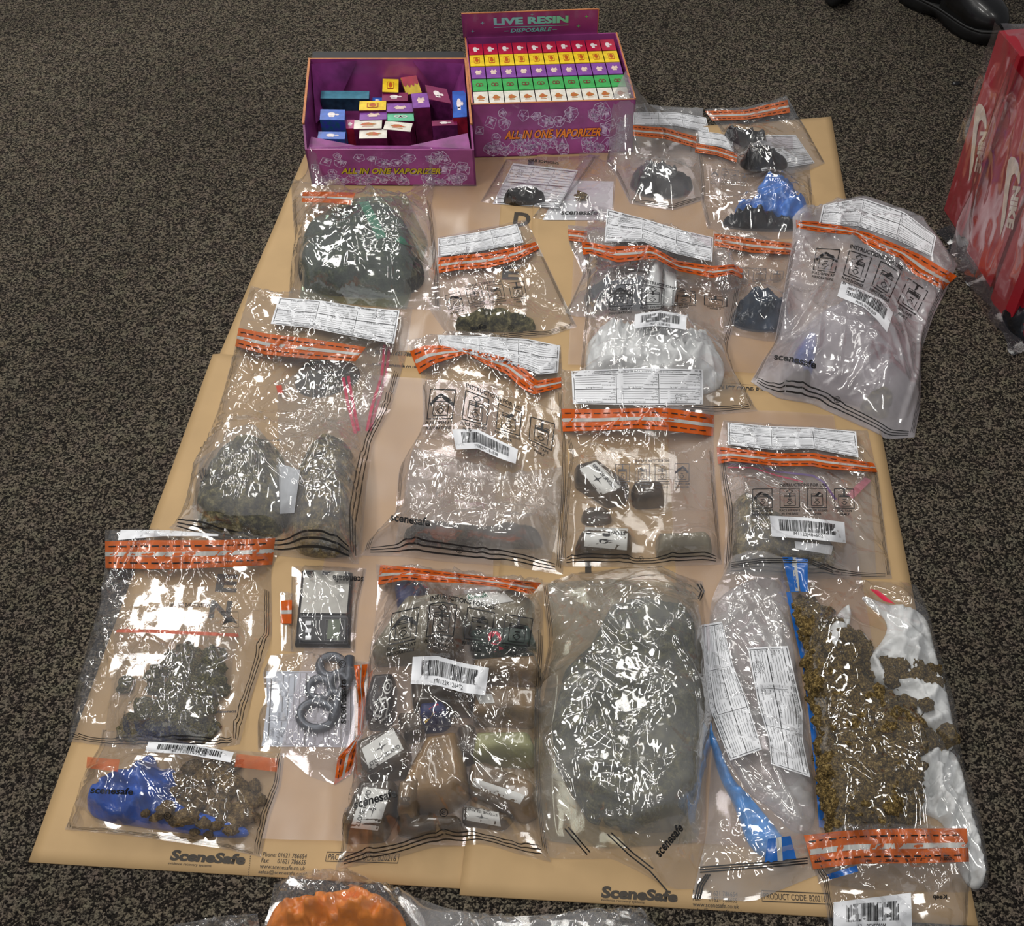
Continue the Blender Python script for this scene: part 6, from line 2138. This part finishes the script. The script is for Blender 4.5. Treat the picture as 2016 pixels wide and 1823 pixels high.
drape(art_panel(4, 2, 6, 3), [(1740, 1184), (1762, 1190)], [(1712, 1160), (1728, 1162)], 'red_corner_print', REDP, f23['root'])

# front right bag with orange tape
begin()
f24 = film([(1582, 1634), (1658, 1625), (1752, 1621), (1904, 1622)], [(1908, 1694), (1906, 1760)], [(1636, 1846), (1770, 1850), (1902, 1850)], [(1600, 1700), (1620, 1756)], CLEAR, label='evidence bag with wide orange tape over the near right corner of the bud bag', ncr=70, amp=0.007, puff=0.006,
           folds=[([(1640, 1640), (1690, 1660), (1800, 1780)], 0.012, 0.006), ([(1705, 1640), (1715, 1700), (1700, 1710)], 0.01, 0.005), ([(1612, 1700), (1615, 1670), (1680, 1640)], 0.01, 0.005), ([(1870, 1640), (1895, 1690)], 0.008, 0.004),
                  ([(1820, 1790), (1870, 1740), (1890, 1760)], 0.012, 0.006)])
tape(f24, [(1601, 1712), (1660, 1704), (1705, 1700), (1800, 1700), (1908, 1697)], [(1582, 1645), (1658, 1636), (1752, 1632), (1903, 1631)], ORANGEF, True, (0.42, 0.58))
p = drape(art_panel(10, 4, 14, 8), [(1640, 1850), (1796, 1850)], [(1641, 1777), (1793, 1758)], 'barcode_label', PAPERW, f24['root'], 0.001)
drape(art_bars('M0823K381451', 9), [(1785, 1836), (1648, 1838)], [(1785, 1764), (1648, 1774)], 'barcode_print', INK, p, 0.0016)
logo(f24, [(1884, 1694), (1704, 1699)], [(1884, 1688), (1704, 1693)], 'TO CLOSE PEEL OFF BLUE TAPE TO EXPOSE GLUE AND PRESS DOWN')
logo(f24, [(1864, 1774), (1836, 1772)], [(1864, 1762), (1836, 1760)], 'Keep')
drape(art_panel(4, 2, 6, 3), [(1634, 1732), (1690, 1716)], [(1628, 1722), (1686, 1704)], 'blue_patch', BLUET, f24['root'])
seams(f24, 'LR', u0=0.3)

# orange carrier at the near edge
begin()
solid([(520, 1846), (530, 1780), (548, 1744), (620, 1740), (660, 1722), (700, 1718), (760, 1752), (790, 1790), (806, 1846)], 0.07, ORANGEC, 'orange_carrier', 'crumpled orange carrier bag at the near edge of the picture', 'carrier bag', r=0.05, soft=True, fn=crumple(0.014, f=24, n=70, clen=0.07))
f25 = film([(540, 1742), (600, 1716), (690, 1714), (800, 1762)], [(830, 1800), (850, 1840)], [(500, 1862), (660, 1864), (852, 1862)], [(528, 1800)], CLEAR, label='evidence bag round the orange carrier at the near edge', ncr=50, amp=0.007, puff=0.007,
           folds=[([(545, 1812), (600, 1772), (680, 1730)], 0.012, 0.009), ([(560, 1790), (700, 1770), (780, 1830)], 0.010, 0.006), ([(790, 1760), (800, 1800), (798, 1840)], 0.008, 0.006)])
f26 = film([(796, 1758), (880, 1790), (1000, 1806), (1240, 1792), (1290, 1822)], [(1300, 1850)], [(830, 1866), (1000, 1868), (1310, 1866)], [(800, 1800)], MILKY, parent=f25['root'], name='trailing_film', ncr=40, amp=0.007, puff=0.008,
           folds=[([(1060, 1830), (1130, 1805), (1240, 1795)], 0.012, 0.008), ([(1245, 1795), (1275, 1822)], 0.014, 0.006)])
f27 = film([(345, 1822), (420, 1808), (508, 1800)], [(515, 1840)], [(320, 1866), (515, 1866)], [(330, 1840)], MILKY, label='corner of crumpled clear film at the near edge, left of the orange carrier', cat='plastic film', rt='film_corner', ncr=30, amp=0.007, puff=0.008, back=False)

# =================================================================== shoe boxes in a clear sack, right edge
REDB = pmat('red_shoe_box', (156, 20, 38), 0.4, var=0.06, scale=8, coat=0.3)
REDD = pmat('dark_red_shoe_box', (140, 18, 34), 0.45, var=0.06, scale=8)
CREAM = pmat('cream_lettering', (206, 200, 184), 0.45)
GREYC = pmat('grey_board', (84, 82, 84), 0.6)
pa, pb = un(1860, 416), un(1967, 583)
fx = pb - pa
fx /= np.linalg.norm(fx)
fy = np.array([-fx[1], fx[0], 0])
if fy[0] < 0:
    fy = -fy
HS = 0.372


def zl(x, y):
    """a point of the lid's face as (fraction across the lid, fraction of its height)"""
    w_ = (x - 50 - 0.368 * (1160 - y)) / 142.7
    return w_, (116 * w_ + 1160 - y) / 1085


SWOOSH = [zl(*q_) for q_ in ((225, 930), (238, 840), (255, 740), (272, 640), (287, 555), (300, 500), (316, 478), (334, 478), (347, 500), (353, 550), (350, 600), (340, 612), (337, 580), (326, 560),
                             (310, 578), (294, 640), (276, 735), (258, 830), (240, 890))]


def shoebox(o, w_lid, w_body, label, logo_on, woff=0.0):
    r = root('shoe_box', label, 'shoe box', o, 'red shoe boxes in the clear sack')
    obj('lid', *box_vf(o - fy * 0.003, fx * w_lid, fy * 0.22, ZUP * HS), REDB, r, smooth=False)
    obj('box_body', *box_vf(o + fx * w_lid + fy * 0.004, fx * w_body, fy * 0.2, ZUP * (HS - 0.01)), REDD, r, smooth=False)
    if logo_on:
        nm = -fy
        pt = lambda w_, h_: o - fy * 0.0035 + fx * (w_ * LB * 0.34 + woff * w_lid) + ZUP * (h_ * HS) + nm * 0.0008
        tri = mgeo.tessellate_polygon([[Vector((w_, h_ * 3, 0)) for w_, h_ in SWOOSH]])
        obj('swoosh_print', [pt(*q_) for q_ in SWOOSH], tri, CREAM, r, smooth=False)
        tv, tf, mx = text_geo('NIKE', 0.06, 3)
        c_ = [zl(314, 628), zl(262, 862), zl(352, 618), zl(296, 862)]      # text bottom-left, bottom-right, top-left, top-right
        V = []
        for u, v in tv / mx:
            lo = [c_[0][k] + (c_[1][k] - c_[0][k]) * u for k in (0, 1)]
            up = [c_[2][k] + (c_[3][k] - c_[2][k]) * u for k in (0, 1)]
            V.append(pt(lo[0] + (up[0] - lo[0]) * v, lo[1] + (up[1] - lo[1]) * v))
        obj('brand_lettering', V, tf, CREAM, r, smooth=False)
    return r


LB = float(np.linalg.norm(pb - pa))
shoebox(pa + ZUP * 0.004, LB * 0.34, LB * 0.16, 'farthest red shoe box standing on end, a cream swoosh on its side', True)
shoebox(pa + fx * LB * 0.53 + ZUP * 0.004 - fy * 0.012, LB * 0.42, LB * 0.07, 'second red shoe box from the far end, standing on end', True, 0.28)
shoebox(pa + fx * LB * 1.04 + ZUP * 0.004 - fy * 0.02, 0.08, 0.04, 'nearest red shoe box standing on end at the right edge', False)
SACKF = film_mat('sack_film_over_boxes', milk=0.03, milkc=(225, 190, 200), rough=0.12, bump=0.12, tint=(255, 250, 250), bs=0.5)


def curtain(a0, a1, off, z0, z1, seed, label=None, parent=None, name='film'):
    """crumpled upright film in front of the boxes"""
    n, m = 70, 80
    V = []
    for j in range(m):
        for i in range(n):
            u, v = i / (n - 1), j / (m - 1)
            s_ = a0 + (a1 - a0) * u
            z = z0 + (z1 - z0) * v
            w_ = 0.006 + 0.006 * float(ridged(np.array(s_ * 22 + z * 6), np.array(z * 7), seed)) + 0.003 * float(ridged(np.array(s_ * 70), np.array(z * 22), seed + 1))
            flare = off(s_, z)
            V.append(pa + fx * s_ - fy * (w_ + flare) + ZUP * z)
    F = [(j * n + i, j * n + i + 1, (j + 1) * n + i + 1, (j + 1) * n + i) for j in range(m - 1) for i in range(n - 1)]
    return obj(name, V, F, SACKF, parent)


r = root('clear_sack', 'clear plastic sack pulled round the standing red shoe boxes', 'sack', pa)
curtain(-0.003, 0.36, lambda s_, z: 0.004 + 0.03 * max(0, min(1, (s_ - LB * 0.5 + 0.03) / 0.03)), 0.002, HS + 0.02, 71, parent=r)
# film over the top of the boxes
n = 40
V = [pa + fx * (0.0 + 0.36 * i / (n - 1)) - fy * (0.004 - 0.22 * j / 19) + ZUP * (HS + 0.012 + 0.012 * float(ridged(np.array(i * 0.3), np.array(j * 0.3), 77))) for j in range(20) for i in range(n)]
obj('top_film', V, [(j * n + i, j * n + i + 1, (j + 1) * n + i + 1, (j + 1) * n + i) for j in range(19) for i in range(n - 1)], SACKF, r)
n = 40
V = [pa + fx * (0.06 + 0.36 * i / (n - 1)) - fy * (0.012 + 0.035 * j / 7 * (0.4 + 0.6 * float(vnoise(np.array(i * 0.4), np.array(0.0), 5)))) + ZUP * (0.012 * (1 - j / 7) + 0.002) for j in range(8) for i in range(n)]
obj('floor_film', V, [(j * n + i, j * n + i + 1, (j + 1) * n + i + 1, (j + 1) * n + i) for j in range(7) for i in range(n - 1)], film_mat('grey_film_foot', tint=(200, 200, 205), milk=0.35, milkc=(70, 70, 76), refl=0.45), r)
# black liner spilling round the near end
begin()
solid([(1985, 560), (2016, 540), (2060, 560), (2090, 680), (2040, 690), (2000, 640)], 0.09, DARKB, 'black_liner', 'shiny black liner crumpled at the foot of the shoe boxes', 'bin liner', r=0.04, soft=True, fn=crumple(0.02, n=40))

# =================================================================== boot, caster and a bit of lint
LEATH = pmat('black_boot_leather', (12, 12, 14), 0.33, var=0.2, scale=30, bump=0.15, bscale=60, coat=0.4)
SOLE = pmat('black_rubber_sole', (10, 10, 11), 0.6, var=0.2)
METAL = pmat('dull_metal', (120, 120, 122), 0.3, metallic=0.8)
toe, heel = un(1972, 92, 0.0), un(1776, -8, 0.0)
bx = toe - heel
BL = np.linalg.norm(bx)
bx /= BL
by = np.array([-bx[1], bx[0], 0])
rb = root('work_boot', 'black lace up leather boot with a thick sole standing on the carpet', 'boot', heel)


def outline_w(t, side):
    # half widths of the sole along its length
    ts = [0, .04, .15, .3, .45, .6, .75, .88, .96, 1.0]
    inn = [.012, .030, .036, .034, .034, .043, .050, .043, .026, .006]
    out = [.012, .030, .037, .036, .038, .048, .052, .042, .026, .006]
    return float(np.interp(t, ts, inn if side < 0 else out))


def loft(rings, name, mat, parent, cap=True):
    k = len(rings[0])
    V = [p for r_ in rings for p in r_]
    F = [(i * k + j, i * k + (j + 1) % k, (i + 1) * k + (j + 1) % k, (i + 1) * k + j) for i in range(len(rings) - 1) for j in range(k)]
    if cap:
        F += [tuple(range(k - 1, -1, -1)), tuple((len(rings) - 1) * k + j for j in range(k))]
    return obj(name, V, F, mat, parent)


ol = []
TT = [0.5 - 0.5 * math.cos(math.pi * i / 22) for i in range(23)]
for t_ in TT:
    ol.append((t_, outline_w(t_, 1)))
for t_ in TT[::-1][1:-1]:
    ol.append((t_, -outline_w(t_, -1)))


def sole_ring(z, sc, arch=0.0):
    return [heel + bx * (0.5 + (t_ - 0.5) * sc) * BL + by * w_ * sc + ZUP * (z + (arch * math.exp(-((t_ - 0.42) / 0.1) ** 2) if z < 0.012 else 0) + 0.010 * max(0, (t_ - 0.8) / 0.2) ** 2) for t_, w_ in ol]


loft([sole_ring(0.001, 0.99, 0.012), sole_ring(0.010, 1.0, 0.006), sole_ring(0.014, 1.03), sole_ring(0.026, 1.03), sole_ring(0.032, 1.0)], 'sole', SOLE, rb)
loft([sole_ring(0.031, 1.035), sole_ring(0.0345, 1.035), sole_ring(0.036, 1.0)], 'welt', SOLE, rb)
# upper: sections across the foot from toe to ankle, then the shaft
rings = []
for t_, hh, ws in ((0.995, 0.012, 0.75), (0.97, 0.030, 0.9), (0.92, 0.046, 0.96), (0.85, 0.056, 1), (0.76, 0.062, 1), (0.68, 0.070, .98), (0.6, 0.084, .97), (0.52, 0.103, .98), (0.45, 0.122, 1.0)):
    r_ = []
    for j in range(24):
        an = 2 * math.pi * j / 24
        c, s_ = math.cos(an), math.sin(an)
        w_ = outline_w(t_, c) * ws
        e = 0.75
        yy = math.copysign(abs(c) ** e, c) * w_
        zz = 0.034 + (hh * max(0, math.copysign(abs(s_) ** e, s_)))
        r_.append(heel + bx * t_ * BL + by * yy + ZUP * zz)
    rings.append(r_)
loft(rings, 'vamp', LEATH, rb)
rings = []
for z, cx_, lx_, wy_ in ((0.034, .22, .235, .036), (0.06, .22, .225, .038), (0.09, .225, .21, .040), (0.12, .23, .19, .040), (0.16, .225, .165, .041), (0.22, .22, .16, .044), (0.30, .22, .17, .048), (0.38, .22, .18, .052)):
    rings.append([heel + bx * (cx_ + lx_ * math.cos(2 * math.pi * j / 28)) * BL + by * wy_ * math.sin(2 * math.pi * j / 28) + ZUP * z for j in range(28)])
loft(rings, 'shaft', LEATH, rb)
for i in range(5):
    t_ = 0.70 - 0.055 * i
    hh = float(np.interp(t_, [0.45, .52, .6, .68, .76], [.122, .103, .084, .070, .062])) + 0.034
    for s_ in (-1, 1):
        c = heel + bx * t_ * BL + by * s_ * 0.020 + ZUP * (hh + 0.0005)
        tube([c + np.array([0.004 * math.cos(q), 0.004 * math.sin(q), 0.002]) for q in np.linspace(0, 6.283, 9)[:-1]], 0.0022, 'lace_hook', METAL, rb, True, 6)
    pts = [heel + bx * (t_ + 0.012 * k_) * BL + by * 0.019 * k_ + ZUP * (hh + 0.006) for k_ in (-1, -.5, 0, .5, 1)]
    tube(pts, 0.0028, 'lace', pmat('black_lace', (18, 18, 20), 0.7), rb, False, 6)

# chair caster
cc = un(1648, 8, 0.0)
rc = root('chair_caster', 'black twin wheel chair caster at the far edge of the carpet', 'caster', cc)
ax = np.array([0.93, 0.36, 0.0])
ay = np.array([-0.36, 0.93, 0.0])
for s_ in (-1, 1):
    rings = []
    for w_, rr in ((-0.011, 0.018), (-0.010, 0.025), (-0.004, 0.0285), (0.004, 0.0285), (0.010, 0.025), (0.011, 0.018)):
        rings.append([cc + ax * (s_ * 0.017 + w_) + ay * rr * math.cos(2 * math.pi * j / 32) + ZUP * (0.0287 + rr * math.sin(2 * math.pi * j / 32)) for j in range(32)])
    loft(rings, 'wheel', SOLE, rc)
rings = []
for w_, rr in ((-0.006, 0.031), (0.006, 0.031)):
    rings.append([cc + ax * w_ + ay * rr * math.cos(math.pi * j / 16 - 0.2) + ZUP * (0.03 + rr * math.sin(math.pi * j / 16 - 0.2)) for j in range(18)])
loft(rings, 'hood', LEATH, rc)
tube([cc + ZUP * z for z in (0.055, 0.075, 0.10, 0.16)], 0.011, 'stem', SOLE, rc)
tube([cc + ZUP * 0.10 + ax * q for q in (0.0, 0.1, 0.2)] , 0.014, 'chair_foot', LEATH, rc) if False else None

solid([(1874, 162), (1880, 158), (1890, 160), (1891, 166), (1882, 168), (1875, 167)], 0.006, CHAR, 'lint_scrap', 'tiny dark scrap lying alone on the carpet behind the shoe boxes', 'scrap', r=0.004)

# ------------------------------------------------------------------ tidy the helper property
for o in SC.objects:
    if '_o' in o:
        del o['_o']
